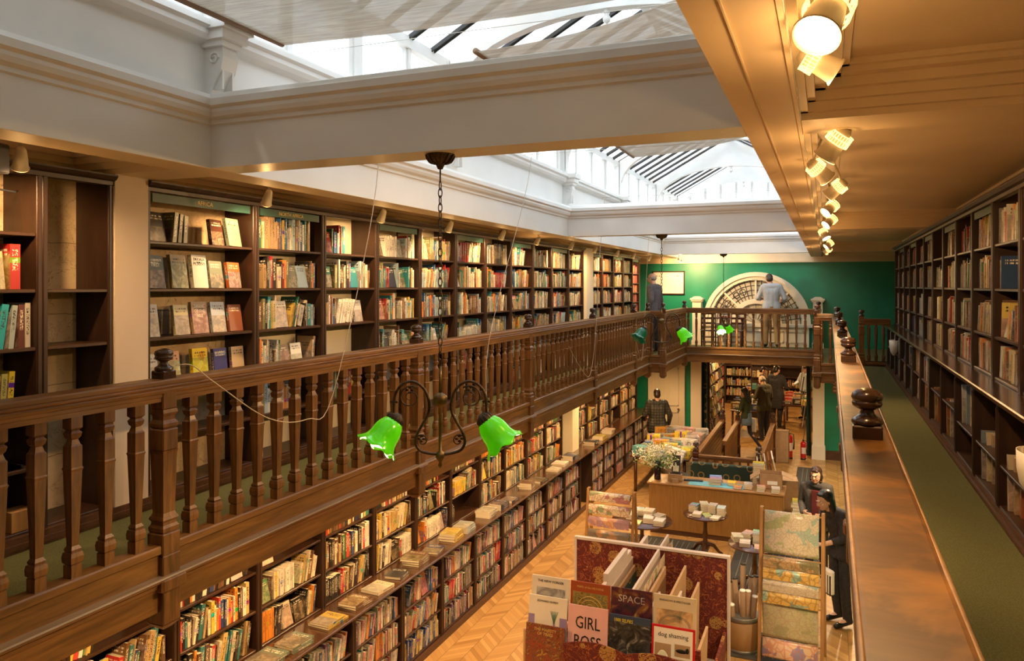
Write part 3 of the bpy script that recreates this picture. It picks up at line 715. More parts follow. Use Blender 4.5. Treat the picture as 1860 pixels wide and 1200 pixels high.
def balustrade(label,A,B,newels,w=.125,side=1,seg=lambda s:8,top=None,post_ends=(),sp=.187,railmat=None,fascia=True,name='balustrade',inset=0.0):
    A=Vector((A[0],A[1],0));Bv=Vector((B[0],B[1],0)); L=(Bv-A).length; ang=math.atan2(Bv.y-A.y,Bv.x-A.x)
    t=thing(name,label,'balustrade',(A.x,A.y,G),ang)
    top=(RT-G) if top is None else top
    b=MB(); b.prism([(0,y,top+z) for y,z in rail_poly(w,.10)],(L,0,0)); hr=b.build('handrail',railmat or M['oak'],t)
    if railmat:
        b=MB(); 
        for s_ in (-1,1):
            P=[]
            n=60
            rr=random.Random(3+s_)
            pts=[(L*i/n, s_*(w/2-.006), top-.006) for i in range(n+1)]
            b.tube(pts,[.0045+.003*rr.random() for _ in pts],8)
        b.build('handrail_edge',M['rail_edge'],t)
    b=MB(); b.bbox(0,inset-.05,.03,L,inset+.05,.08,.008); b.build('bottom_rail',M['oak'],t)
    if fascia:
        b=MB(); s_=side
        def bx(y0,z0,y1,z1,m=0): b.box(0,inset+s_*y0,z0,L,inset+s_*y1,z1,m)
        bx(.0,-.09,.030,.03); bx(.0,-.29,.03,-.175)
        b.prism([(0,inset+s_*y,z) for y,z in [(0,-.17),(.03,-.175),(.035,-.16),(.05,-.15),(.055,-.13),(.05,-.125),(.07,-.118),(.075,-.105),(0,-.105)]],(L,0,0))
        b.build('fascia_board',M['oak'],t)
        b=MB(); b.prism([(0,inset+s_*y,z) for y,z in [(0,-.105),(.078,-.105),(.085,-.098),(.08,-.090),(.03,-.086),(0,-.086)]],(L,0,0)); b.build('ledge',M['oak_edge'],t)
    ns=sorted(newels)
    for s in ns:
        q_=.78 if inset else 1.0; n=place(NM,'newel_post',t,Tr(s,inset*.5,0)@Matrix.Diagonal((q_,q_,1,1))); f=place(FM,'finial',n,Tr(0,-inset*.5/q_,top)@Matrix.Diagonal((1/q_,1/q_,1,1)))
    stops=[0.0]+ns+[L]
    for a,c in zip(stops[:-1],stops[1:]):
        if c-a<.25: continue
        k=max(1,round((c-a)/sp)); st=(c-a)/k
        lo=1 if (a in ns) else 0.5
        i=lo
        while a+i*st < c-st*.45:
            s=a+i*st; place(BM[seg(s)],'baluster',t,Tr(s,inset,.08)); i+=1
    return t
LN=[.4,3.2,6.05,8.85,11.7,14.5]
balustrade('long oak balustrade with turned balusters along the gallery opposite, before the north african shelves',(XL,-1.0),(XL,15.8),[n+1.0 for n in LN]+[16.75],side=-1,seg=lambda s:4 if s<7.2 else 8)
balustrade('short return of oak balustrade jogging towards the void at the far chandelier',(XL,15.8),(-3.14,15.8),[.31],side=-1)
balustrade('oak balustrade between the jog and the bridge, beside the far green lamp shade',(-3.14,15.8),(-3.14,18.4),[2.58],side=-1)
balustrade('oak balustrade of the bridge across the hall in front of the arched window',(-3.14,18.4),(-.16,18.4),[2.98],side=-1)
balustrade('oak balustrade running from the bridge towards the polished near handrail',(-.16,18.4),(-.16,15.3),[3.1],side=-1)
balustrade('stub of oak balustrade joining the bridge side to the polished near handrail',(-.16,15.3),(.15,15.3),[],side=-1,sp=.15)
KN=[2.88,5.7,8.5,11.1,13.9]
balustrade('near balustrade with wide polished handrail and round dark knobs beside the carpeted walkway',(.176,15.3),(.114,-1.5),[15.3-k for k in KN],w=.165,side=-1,railmat=M['rail_top'],inset=.07)
balustrade('small balustrade against the emerald wall at the end of the green carpet',(.60,15.9),(1.12,15.9),[.02],w=.09,side=1,fascia=False,sp=.13,top=.90)
b=MB(); b.box(.60,15.86,G,1.12,15.94,G+.10); struct('trim_16',b,M['skirting'])

# ------------------------------------------------------------------ books
PAL={
 'travel':[('cream',(.60,.50,.34)),('cream',(.66,.57,.42)),('white',(.68,.65,.58)),('brown',(.16,.08,.04)),('tan',(.38,.25,.13)),('olive',(.16,.15,.07)),('black',(.02,.018,.018)),('dark green',(.02,.09,.06)),('teal',(.03,.20,.24)),('blue',(.03,.10,.26)),('pale blue',(.32,.42,.48)),('dark red',(.28,.02,.02)),('orange',(.60,.20,.04)),('grey',(.28,.26,.24)),('mustard',(.50,.34,.07)),('silver',(.5,.48,.44))],
 'warm':[('yellow',(.62,.42,.06)),('gold',(.5,.34,.12)),('black',(.03,.02,.02)),('brown',(.12,.06,.03)),('cream',(.64,.54,.38)),('cream',(.68,.56,.34)),('orange',(.62,.22,.03)),('red',(.48,.04,.03)),('brown',(.16,.08,.03)),('black',(.02,.016,.014)),('white',(.70,.64,.52)),('green',(.07,.20,.07)),('teal',(.04,.16,.16)),('tan',(.42,.28,.13)),('cream',(.62,.52,.36)),('black',(.03,.025,.02)),('dark blue',(.03,.05,.14))],
 'fiction':[('white',(.66,.62,.55)),('white',(.60,.57,.52)),('cream',(.62,.52,.38)),('black',(.02,.02,.022)),('black',(.03,.025,.025)),('red',(.42,.03,.04)),('pink',(.55,.25,.25)),('blue',(.04,.10,.26)),('grey',(.25,.23,.22)),('orange',(.50,.20,.06)),('teal',(.05,.20,.22)),('tan',(.40,.28,.16)),('purple',(.15,.06,.18)),('pale green',(.38,.45,.33))],
 'right':[('cream',(.55,.48,.34)),('white',(.62,.60,.52)),('white',(.55,.53,.45)),('pale green',(.38,.42,.28)),('black',(.02,.018,.018)),('red',(.38,.04,.03)),('brown',(.14,.07,.04)),('dark blue',(.03,.06,.14)),('green',(.08,.20,.07)),('tan',(.40,.30,.17)),('orange',(.5,.2,.08)),('grey',(.27,.26,.24)),('mustard',(.50,.38,.10))],
 'coral':[('orange',(.66,.16,.04)),('coral',(.62,.12,.09)),('red',(.55,.05,.05)),('orange',(.62,.24,.05)),('magenta',(.55,.03,.16))],
 'striped':[('red',(.50,.02,.03)),('white',(.66,.6,.5)),('red',(.55,.03,.03)),('yellow',(.7,.5,.1)),('black',(.02,.02,.02))],
 'bluey':[('blue',(.02,.07,.30)),('dark blue',(.02,.04,.18)),('white',(.6,.58,.5)),('blue',(.04,.12,.36)),('yellow',(.55,.42,.1))]}
PAL['bookmix']=PAL['travel']+PAL['warm']
BOOKS=[]   # dict(M, t,d,h,col,name,seed,where,kind)
def jit(c,r): k=1+r.uniform(-.18,.18); return tuple(min(.9,max(.008,x*k)) for x in c)
def book_geo(b,t,d,h,col,seed,Mt,full=False,m=0,mp=1):
    c=(*col,1)
    def quad(pts,uv,cc=c,mm=m):
        i=len(b.v)
        for p in pts: b.v.append(tuple(Mt@Vector(p)))
        b.face([i,i+1,i+2,i+3],mm,(cc[0],cc[1],cc[2],seed),uv)
    sp=[(0,0),(1,0),(1,1),(0,1)]; cv=[(2,0),(3,0),(3,1),(2,1)]; pg=[(4.2,0),(4.8,0),(4.8,1),(4.2,1)]
    quad([(0,0,0),(t,0,0),(t,0,h),(0,0,h)],sp)
    quad([(t,0,0),(t,d,0),(t,d,h),(t,0,h)],cv)
    quad([(0,d,0),(0,0,0),(0,0,h),(0,d,h)],[(2,0),(3,0),(3,1),(2,1)])
    if not full:
        quad([(0,0,h),(t,0,h),(t,d,h),(0,d,h)],pg); quad([(t,d,0),(0,d,0),(0,d,h),(t,d,h)],pg)
        quad([(0,0,0),(0,d,0),(t,d,0),(t,0,0)],pg)
    else:
        e=min(.003,t*.14)
        i=len(b.v)
        # inner faces of boards and spine
        def q2(p): quad(p,[(2.02,.02),(2.03,.02),(2.03,.03),(2.02,.03)])
        q2([(e,d,0),(e,e,0),(e,e,h),(e,d,h)][::-1]); q2([(t-e,e,0),(t-e,d,0),(t-e,d,h),(t-e,e,h)][::-1])
        q2([(e,e,0),(t-e,e,0),(t-e,e,h),(e,e,h)][::-1])
        for z,fl in ((h,0),(0,1)):
            for p in ([(0,0,z),(t,0,z),(t-e,e,z),(e,e,z)],[(t,0,z),(t,d,z),(t-e,d,z),(t-e,e,z)],[(0,d,z),(0,0,z),(e,e,z),(e,d,z)]): q2(p[::-1] if fl else p)
        q2([(e,d,0),(0,d,0),(0,d,h),(e,d,h)]); q2([(t,d,0),(t-e,d,0),(t-e,d,h),(t,d,h)])
def addbook(Mt,t,d,h,cname,col,where,kind='spine',seed=None,title=None):
    BOOKS.append(dict(M=Mt,t=t,d=d,h=h,cn=cname,col=col,where=where,kind=kind,seed=R.random() if seed is None else seed,title=title))
FACE=lambda x,y,z,tilt,yaw=0: Tr(x,y,z)@Rx(-tilt)@Rz(-pi/2+yaw)
def fill(F,Wd,Hc,D,pal,where,rng,face=.1,gap=.04,dense=.98,lean=.12,front=.03,hmin=.58,x0=.02,x1=None):
    """F maps shelf-local (x right, y inward, z up) to the world; fills from x0 to x1."""
    x=x0; end=(x1 if x1 is not None else Wd-.02); P=PAL[pal]; n=0
    while x<end-.02:
        u=rng.random()
        if u<gap: x+=rng.uniform(.03,.12); continue
        if rng.random()>dense: break
        cn,c=rng.choice(P); 
        if rng.random()<face and end-x>.16:
            w=rng.uniform(.125,.155); h=min(Hc-.03,w*rng.uniform(1.42,1.58)); t=rng.uniform(.02,.035)
            tilt=radians(rng.uniform(9,15)); yy=front+.01
            addbook(F@FACE(x,yy+t,0.001+0*t,tilt,radians(rng.uniform(-4,10))),t,w,h,cn,jit(c,rng),where+(n,),'face'); n+=1
            x+=w+rng.uniform(.005,.03); continue
        run=rng.randint(3,11); a=0
        if rng.random()<lean: a=radians(rng.uniform(4,16))
        series=rng.random()<.15; h0=rng.uniform(hmin,.93)*Hc
        for _ in range(run):
            if not series: cn,c=rng.choice(P); h0=rng.uniform(hmin,.93)*Hc
            t=rng.choice([.014,.018,.02,.022,.026,.03,.036,.045]); t*=rng.uniform(.9,1.1)
            h=min(max(.17,h0*rng.uniform(.97,1.03)),.285,Hc-.02); d=min(D-.05,h*rng.uniform(.62,.7)); ca=cos(a)
            ext=t/ca+(h*sin(a) if a and _==0 else 0)
            if x+t/ca+(h*sin(a) if a else 0)>end: 
                x=end; break
            y=front+rng.uniform(0,.02)
            if a: Mt=F@Tr(x+h*0,y,t*sin(a)*1.0+.001)@Ry(a)   # top leans to +x
            else: Mt=F@Tr(x,y,.001)
            addbook(Mt,t,d,h,cn,jit(c,rng),where+(n,)); n+=1
            x+=t/ca+.0015
        if a: x+=.0+h*sin(a)
# bookcases ----------------------------------------------------------
SHN=['top shelf','second shelf','third shelf','fourth shelf','fifth shelf','sixth shelf']
def caseframe(side,x,y,z):
    return Tr(x,y,z)@(Rz(pi/2) if side=='L' else Rz(-pi/2))
def bookcase(name,label,side,x,y,z,Wd,H,D,levels,group,cornice=True,back=True,kick=.06,sign=None,backmat=None,cat='bookcase'):
    t=thing(name,label,cat,(x,y,z),pi/2 if side=='L' else -pi/2,group)
    for xx in (0,Wd-.035):
        b=MB(); b.bbox(xx+.0005,0,0,xx+.0345,D,H,.003); b.box(xx+.006,-.006,kick,xx+.029,0,H-.06); b.build('side_panel',M['wood_dark'],t)
    for k,l in enumerate(levels):
        b=MB(); b.bbox(.035,.006,l-.022,Wd-.035,D-.006,l,.004); b.build('shelf',M['wood_darkh'],t)
    if kick: b=MB(); b.box(.035,.02,0,Wd-.035,.04,kick-.022); b.build('plinth',M['wood_dark'],t)
    if back: b=MB(); b.box(.035,D-.006,kick,Wd-.035,D,H-.02); b.build('back_panel',backmat or M['plaster'],t)
    if cornice:
        b=MB(); b.prism([(0,y_,z_) for y_,z_ in [(0,H-.07),(-.01,H-.065),(-.012,H-.04),(-.035,H-.03),(-.05,H-.01),(-.05,H),(.03,H),(.03,H-.07)]],(Wd,0,0)); b.build('cornice',M['wood_dark'],t)
    if sign:
        b=MB(); b.box(.06,.008,H-.135,Wd-.06,.018,H-.075); s_=b.build('sign_board',M['signgreen'],t)
        if isinstance(sign,str): text('lettering',sign,.045,M['inkg'],s_,Tr(Wd/2,.007,H-.105)@Rx(pi/2))
    return t
rg=random.Random(11)
LEV=[.80,1.16,1.50,1.83]          # usable shelves above counter height
# gallery opposite (left)
bays=[(2.10,.98),(3.08,.48)]+[(3.82,1.08)]+[(4.90+.9*i,.9) for i in range(9)]+[(13.0,.9)]+[(14.35+.88*i,.88) for i in range(4)]+[(17.87,.7)]
BL=-4.28; DL=.30
names_l={2:'the wide first full bay',0:'the nearest bay by the picture edge',1:'the narrow empty bay'}
for i,(y,wd) in enumerate(bays):
    k=i-2
    nm=names_l.get(i) or ('the red series bay' if i==len(bays)-1 else ordw(k)+' bay')
    lb={0:'dark bookcase bay with a red book, nearest on the gallery opposite',1:'narrow empty dark bookcase bay showing bare plaster beside the pale pillar',2:'wide bookcase bay with face-out books behind the first knob of the opposite balustrade',3:'bookcase bay under the NORTH AFRICA sign on the gallery opposite'}.get(i,'bookcase bay on the gallery opposite, %s counting from the pale pillar'%ordw(k))
    if i==len(bays)-1: lb='bookcase bay of orange and red book series beside the emerald wall'
    lv=[.10,.46]+LEV if i not in (1,) else [.10,1.16,1.50]
    if i==len(bays)-1: lv=[.12,.4,.66,.9,1.13,1.36,1.59,1.82]
    bookcase('bookcase',lb,'L',BL,y,G,wd,2.235,DL,lv,'bookcase bays on the gallery opposite',sign=('AFRICA' if i==2 else 'NORTH AFRICA' if i==3 else (True if i>3 and i%2 else None)),backmat=M['plaster'] if i<3 else M['cream2'],back=True)
    if i in (1,2): continue
    if i==len(bays)-1:
        for r_,l in enumerate(lv): fill(caseframe('L',BL,y+.035,G+l),wd-.07,.22,DL,'coral',(nm,'gallery opposite',7-r_),rg,0,0,1,0)
        continue
    if i==0:
        continue
    for r_,l in enumerate(LEV):
        F=caseframe('L',BL,y+.035,G+l); hh=.30 if r_<3 else .32
        fill(F,wd-.07,hh,DL,'travel',(nm,'gallery opposite',3-r_),rg,face=.30 if i<8 else .16,gap=.10,lean=.25 if i>3 else .15)
    for l in (.10,.46):
        if rg.random()<.6: fill(caseframe('L',BL,y+.035,G+l),wd-.07,.28,DL,'travel',(nm,'gallery opposite',4 if l>.2 else 5),rg,.1,.3,.75,.1)
# hand placed rows of first full bay and nearest bay
def row(side,x,y,z,items,where):
    F=caseframe(side,x,y,z)
    for n,(px,kind,w,h,t,cn,c,tl,ttl) in enumerate(items):
        if kind=='f': addbook(F@FACE(px,.05+t,.001,radians(tl),radians(6)),t,w,h,cn,c,where+(n,),'face',title=ttl)
        elif kind=='s': addbook(F@Tr(px,.04,.001)@Ry(radians(tl)),t,w,h,cn,c,where+(n,),'spine',title=ttl)
        elif kind=='h': addbook(F@Tr(px,.03,.001+t)@Ry(pi/2)@Tr(0,0,0),t,w,h,cn,c,where+(n,),'flat',title=ttl)
B1='the wide first full bay'
row('L',BL,3.855,G+LEV[3],[(.03,'f',.17,.21,.03,'black',(.02,.016,.015),10,None),(.23,'s',.15,.22,.035,'olive',(.12,.12,.06),6,None),(.28,'s',.15,.21,.03,'olive',(.10,.10,.05),6,None),(.33,'s',.15,.20,.035,'olive',(.11,.12,.06),3,None),(.62,'f',.14,.20,.03,'dark brown',(.07,.025,.015),10,None),(.80,'f',.155,.225,.03,'pale green',(.26,.30,.22),12,'TOBRUK')],(B1,'gallery opposite',0))
row('L',BL,3.855,G+LEV[2],[(.0,'s',.15,.21,.02,'blue',(.1,.15,.3),0,None),(.04,'f',.155,.235,.025,'dark green',(.07,.08,.04),9,"ENGLAND'S\nFIRST"),(.245,'f',.16,.245,.03,'gold',(.30,.23,.10),9,None),(.44,'f',.16,.25,.035,'white',(.55,.52,.46),8,'DERVLA\nMURPHY'),(.61,'f',.15,.21,.03,'grey green',(.20,.22,.16),9,None),(.80,'f',.15,.205,.03,'orange',(.55,.14,.04),9,None)],(B1,'gallery opposite',1))
row('L',BL,3.855,G+LEV[1],[(.03,'f',.11,.23,.02,'silver',(.42,.42,.40),9,None),(.27,'f',.15,.22,.025,'pale gold',(.46,.40,.22),9,None),(.44,'f',.17,.24,.025,'bronze',(.32,.22,.12),9,'SWANS\nOF THE\nNILE'),(.63,'f',.16,.235,.025,'pale blue',(.40,.44,.50),9,None),(.81,'f',.16,.21,.025,'red brown',(.24,.08,.04),9,None)],(B1,'gallery opposite',2))
row('L',BL,3.855,G+LEV[0],[(.02,'f',.12,.24,.02,'silver',(.45,.44,.42),9,None),(.17,'f',.17,.245,.03,'salmon',(.55,.28,.16),8,None),(.44,'f',.165,.25,.03,'yellow',(.75,.52,.01),6,'The Forbidden\nFrontiers'),(.65,'f',.155,.235,.025,'dark blue',(.04,.04,.17),6,'LAURENS\nVAN DER POST'),(.84,'f',.15,.235,.025,'cream',(.5,.36,.22),6,None)],(B1,'gallery opposite',3))
N1='the nearest bay by the picture edge'
row('L',BL,2.135,G+1.50,[(.45,'f',.15,.22,.02,'cream',(.55,.42,.26),10,None),(.62,'f',.15,.22,.02,'cream',(.52,.38,.22),8,None),(.78,'s',.19,.26,.06,'red',(.33,.02,.02),0,None)],(N1,'gallery opposite',1))
row('L',BL,2.135,G+1.16,[(.35,'s',.16,.24,.03,'tan',(.4,.28,.16),3,None),(.50,'s',.15,.22,.03,'silver',(.4,.38,.33),0,None),(.58,'f',.13,.23,.02,'dark green',(.05,.09,.07),8,None),(.70,'s',.17,.26,.04,'turquoise',(.02,.30,.38),8,None),(.77,'s',.16,.25,.03,'pale blue',(.3,.36,.38),6,None),(.83,'s',.16,.25,.035,'dark brown',(.10,.03,.03),0,None),(.87,'s',.16,.26,.03,'white',(.5,.47,.42),0,None)],(N1,'gallery opposite',2))
row('L',BL,2.135,G+.80,[(.30+.042*q,'s',.15,.20+.01*(q%4),.032,cn,c,4,None) for q,(cn,c) in enumerate([('cream',(.5,.4,.25)),('black',(.03,.03,.03)),('brown',(.2,.1,.05)),('silver',(.4,.38,.34)),('grey',(.2,.22,.22)),('green',(.08,.3,.22)),('brown',(.2,.11,.09)),('pale green',(.36,.42,.30)),('turquoise',(.02,.28,.42)),('pale red',(.5,.3,.22)),('olive',(.28,.28,.1)),('mustard',(.42,.34,.03))])],(N1,'gallery opposite',3))
row('L',BL,2.135,G+.46,[(.62,'h',.15,.22,.02,'pale blue',(.3,.4,.42),0,None),(.63,'h',.15,.22,.02,'black',(.02,.02,.025),0,None)],(N1,'gallery opposite',4))

# pale pillar faces between bays
b=MB(); b.box(-4.62,3.56,G,-4.26,3.82,CB); struct('trim_17',b,M['pilaster'])
b=MB(); b.box(-4.62,13.9,G,-4.22,14.35,CB); b.box(-4.9,13.9,0,-4.5,14.3,G-.26); struct('trim_18',b,M['cream2'])
b=MB(); b.box(-4.34,2.05,G,-4.25,19.0,G+.085); b.box(-4.29,2.05,G+.02,-4.235,19.0,G+.05); struct('baseboard_left',b,M['skirting'])
b=MB(); b.box(1.04,1.5,G,1.09,16.0,G+.04); b.box(1.02,1.5,G,1.04,16.0,G+.02); struct('baseboard_right',b,M['skirting'])

# ground floor, left: back cases above the counter, front cases under it
GX=-4.60; GF=-4.24
gy=[2.55+.92*i for i in range(12)]; gy2=[14.32+.9*i for i in range(6)]
allg=[(y,.92) for y in gy if y+.92<13.95]+[(y,.9) for y in gy2]
b=MB(); b.box(-4.9,3.47-.0,0,-4.52,3.47+.22,G-.26)
for i,(y,wd) in enumerate(allg):
    bookcase('bookcase','tall dark bookcase on the ground floor under the gallery, %s bay from the near end'%ordw(i),'L',GX,y,1.05,wd,1.415,.26,[.02,.36,.70,1.04],'ground floor wall bookcases',cornice=False,kick=0,backmat=M['wood_dark'])
    nm=ordw(i)+' bay'
    for r_,l in enumerate([.02,.36,.70,1.04]):
        fill(caseframe('L',GX,y+.035,1.05+l),wd-.07,.31,.26,'warm',(nm,'ground floor wall cases',3-r_),rg,face=.14 if i<8 else .05,gap=.03,lean=.35,front=.02)
    bookcase('low_bookcase','low dark book cabinet beneath the long counter, %s bay from the near end'%ordw(i),'L',GF,y,0,wd,1.02,.34,[.10,.40,.70],'low cabinets beneath the counter',cornice=False,kick=.10,backmat=M['wood_dark'],cat='bookcase')
    for r_,l in enumerate([.10,.40,.70]):
        pal='fiction'
        if i==5 and r_==0: pal='bluey'
        fill(caseframe('L',GF,y+.035,l),wd-.07,.275,.32,pal,(nm,'low cabinets',2-r_),rg,face=.03,gap=.03,lean=.35,front=.015,hmin=.68)
b=MB(); b.bbox(GX-.01,2.5,1.021,GF+.035,allg[-1][0]+.9,1.052,.008); tag(b.build('worktop',M['counter']),'long dark polished counter carrying rows of flat books under the gallery','counter')
b=MB(); b.box(GF-.02,2.5,0,GF+.02,allg[-1][0]+.9,.075); struct('baseboard_ground',b,M['skirting'])
# counter books lying flat
ci=0
for y in [4.6,5.0,5.35,5.85,6.3,6.7,7.15,7.55,8.0,8.45,8.8,9.5,9.9,10.3,11.1,11.5,12.3,12.7,13.2,14.6,15.2,15.9]:
    n=rg.choice([1,1,2,2,3]) if y<13 else 3
    cn,c=rg.choice([('pale blue',(.32,.38,.42)),('cream',(.5,.42,.3)),('white',(.58,.54,.48)),('dark blue',(.03,.035,.09)),('mustard',(.42,.30,.07)),('brown',(.14,.08,.05)),('grey green',(.12,.15,.11)),('black',(.03,.03,.03))])
    z=1.053; a0=rg.uniform(-8,8)
    for k in range(n):
        t=rg.uniform(.02,.032); w=rg.uniform(.19,.24); h=w*1.28
        Mt=Tr(-4.27,y,z+t)@Rz(pi/2+radians(a0+rg.uniform(-3,3)))@Ry(pi/2)
        # cover upward: spine towards hall
        addbook(Mt,t,w,h,cn,jit(c,rg),('counter under the gallery',ci,k,n),'counter'); z+=t+.001
    ci+=1

# right gallery
RBX=1.19
ry=[15.85-.9*i for i in range(15)]
for i,y in enumerate(ry):
    lb='tall dark bookcase on the near gallery, %s bay counting back from the emerald wall'%ordw(i)
    bookcase('bookcase',lb,'R',RBX,y,G+.80,.9,1.43,.27,[.0+.022,.33,.70,1.04],'upper bookcase bays on the near gallery',kick=0,backmat=M['wood_dark'],sign=True if i%2 else None)
    for r_,l in enumerate([.022,.33,.70,1.04]):
        fill(caseframe('R',RBX,y-.035,G+.80+l),.83,.30 if r_ else .27,.27,'right',(ordw(i)+' bay','near gallery upper cases',3-r_),rg,face=.08,gap=.05,lean=.3,front=.03,hmin=.66)
    lv=[.06,.40] if i<9 else [.06,.33]
    bookcase('low_bookcase','low dark cabinet below the near gallery counter, %s bay counting back from the emerald wall'%ordw(i),'R',1.06,y,G,.9,.76,.34,lv,'low cabinets on the near gallery',cornice=False,kick=.05,backmat=M['wood_dark'])
    if i<7:
        for r_,l in enumerate(lv): fill(caseframe('R',1.06,y-.035,G+l),.83,.32,.34,'right',(ordw(i)+' bay','near gallery low cabinets',1-r_),rg,face=.1,gap=.12,lean=.5,front=.03,hmin=.7,x1=.83 if r_ else rg.uniform(.4,.83))
    else:
        F=caseframe('R',1.06,y-.035,G+lv[0 if i!=9 else 1])
        for q in range(3+i%2):
            cn,c=[('blue grey',(.16,.2,.24)),('cream',(.5,.42,.3)),('tan',(.36,.24,.13)),('rust',(.32,.10,.04)),('pale grey',(.4,.38,.34))][(q+i)%5]
            addbook(F@Tr(.12+.07*q,.03+.02*q,.001)@Ry(radians(-4+2*q)),.04,.26,.36 if i!=9 else .33,cn,c,(ordw(i)+' bay','near gallery low cabinets',1,q),'spine')
b=MB(); b.bbox(.995,15.85-15*.9,G+.762,1.24,15.87,G+.80,.008); tag(b.build('worktop',M['counter']),'long polished counter ledge along the near gallery bookshelves','counter')

# choose individual books by how large they show
CT,ST=cos(radians(22.5)),sin(radians(22.5))
def proj(p):
    d=-p.x*ST+p.y*CT; r=p.x*CT+p.y*ST
    if d<.3: return None
    return 930+1378*r/d, 519-1378*(p.z-CZ)/d, d
def visible(p):
    q=proj(p)
    if q is None: return 0
    u,v,d=q
    if not(-5<u<1865 and -5<v<1205): return 0
    if p.x<XL:
        hx=(p.z-CZ)*XL/p.x
        if -1.80<hx<-1.46: return 0
        if hx>=-1.46 and hx<-.52: f=.45
        elif -.62<hx<=-.5: return 0
        else: f=1
        if p.z<G and hx>-1.80: return 0
        if -4.6<p.x and p.z<1.2: pass
        return f
    if p.x>0:
        hx=(p.z-CZ)*.198/p.x
        if hx<-.52: return 0
        return 1
    return 1
for bk in BOOKS:
    t,d,h=bk['t'],bk['d'],bk['h']; Mt=bk['M']; c=Mt@Vector((t/2,0,h/2)); f=visible(c)
    if not f: bk['a']=0; continue
    P=[proj(Mt@Vector(q)) for q in ((0,0,0),(t,0,0),(t,0,h),(0,0,h),(t,d,0),(t,d,h),(0,d,h),(0,d,0))]
    if any(p is None for p in P): bk['a']=0; continue
    def area(i): 
        s=0
        for k in range(4): a=P[i[k]];b_=P[i[(k+1)%4]]; s+=a[0]*b_[1]-b_[0]*a[1]
        return abs(s)/2
    bk['a']=f*(area((0,1,2,3))+area((1,4,5,2))*(1 if bk['kind']!='spine' else .25)+(area((3,2,5,6))))
NIND=272
srt=sorted(range(len(BOOKS)),key=lambda i:-BOOKS[i]['a'])
chosen=set(srt[:NIND])
for i in range(len(BOOKS)):
    if BOOKS[i]['title']: chosen.add(i)
rest=MB()
def SH(r): return SHN[min(r,5)]
seen={}
for i,bk in enumerate(BOOKS):
    if i not in chosen:
        book_geo(rest,bk['t'],bk['d'],bk['h'],bk['col'],bk['seed'],bk['M']); continue
    b=MB(); book_geo(b,bk['t'],bk['d'],bk['h'],bk['col'],bk['seed'],Matrix(),full=True)
    me=b.build('book',[M['book']],data=True); o=place(me,'book',None,bk['M'])
    t,d,h=bk['t'],bk['d'],bk['h']; e=min(.003,t*.14)
    pb=MB(); pb.box(e,e,.003,t-e,d-.004,h-.003); pb.build('page_block',M['page'],o)
    w=bk['where']
    if bk['kind']=='counter':
        pos=['topmost','middle','bottom'][0 if w[2]==w[3]-1 else (2 if w[2]==0 else 1)] if w[3]>1 else 'single'
        lb='%s %s flat book on the long counter, %s pile from the near end'%(pos,bk['cn'],ordw(w[1])); grp='flat books on the long counter'
    else:
        form={'face':'face-out book','spine':'book','flat':'flat book'}[bk['kind']]
        if w[1]=='gallery opposite': place_='%s, %s, opposite gallery'%(SH(w[2]),w[0].replace('the ',''))
        elif w[1]=='near gallery upper cases': place_='%s, %s, near gallery'%(SH(w[2]),w[0])
        elif w[1]=='near gallery low cabinets': place_='%s, %s, near gallery cabinets'%(SH(w[2]),w[0])
        elif w[1]=='low cabinets': place_='%s, %s, low cabinets'%(SH(w[2]),w[0])
        else: place_='%s, %s, wall under gallery'%(SH(w[2]),w[0])
        lb='%s %s, %s on %s'%(bk['cn'],form,ordw(w[3]),place_)
        grp='books in '+w[1] if w[1]!='gallery opposite' else 'books on the gallery opposite'
        if bk['title']: lb='%s book titled %s, %s of %s'%(bk['cn'],bk['title'].replace('\n',' '),SH(w[2]),w[0])
    tag(o,lb,'book',grp)
    if bk['title']:
        for q,ln in enumerate(bk['title'].split('\n')):
            ww=bk['d']; sz=min(.034,ww*1.35/max(5,len(ln))); lum=sum(bk['col'])
            yy=.06 if bk['cn']=='yellow' else bk['h']-.035
            text('title',ln,sz,M['ink'] if lum>.9 else M['inkw'],o,Tr(bk['t']+.0005,ww/2,yy-q*sz*1.05)@Rz(pi/2)@Rx(pi/2),.0004)
        if bk['cn']=='yellow':
            b=MB(); c=Vector((t+.001,d*.62,h*.76))
            for q in range(14):
                a=2*pi*q/14; b.tube([c+Vector((0,cos(a)*.018,sin(a)*.018)),c+Vector((0,cos(a)*.036,sin(a)*.036))],.002,5)
            b.tube([c+Vector((0,cos(2*pi*q/16)*.012,sin(2*pi*q/16)*.012)) for q in range(16)],.0025,5,closed=True)
            b.build('sun_emblem',plain('orange_ink',(.6,.16,.02),.5),o)
ro=rest.build('books',[M['book']]); ro['kind']='stuff'; ro['label']='remaining shelved books filling the dark bookcases on both floors'; ro['category']='books'
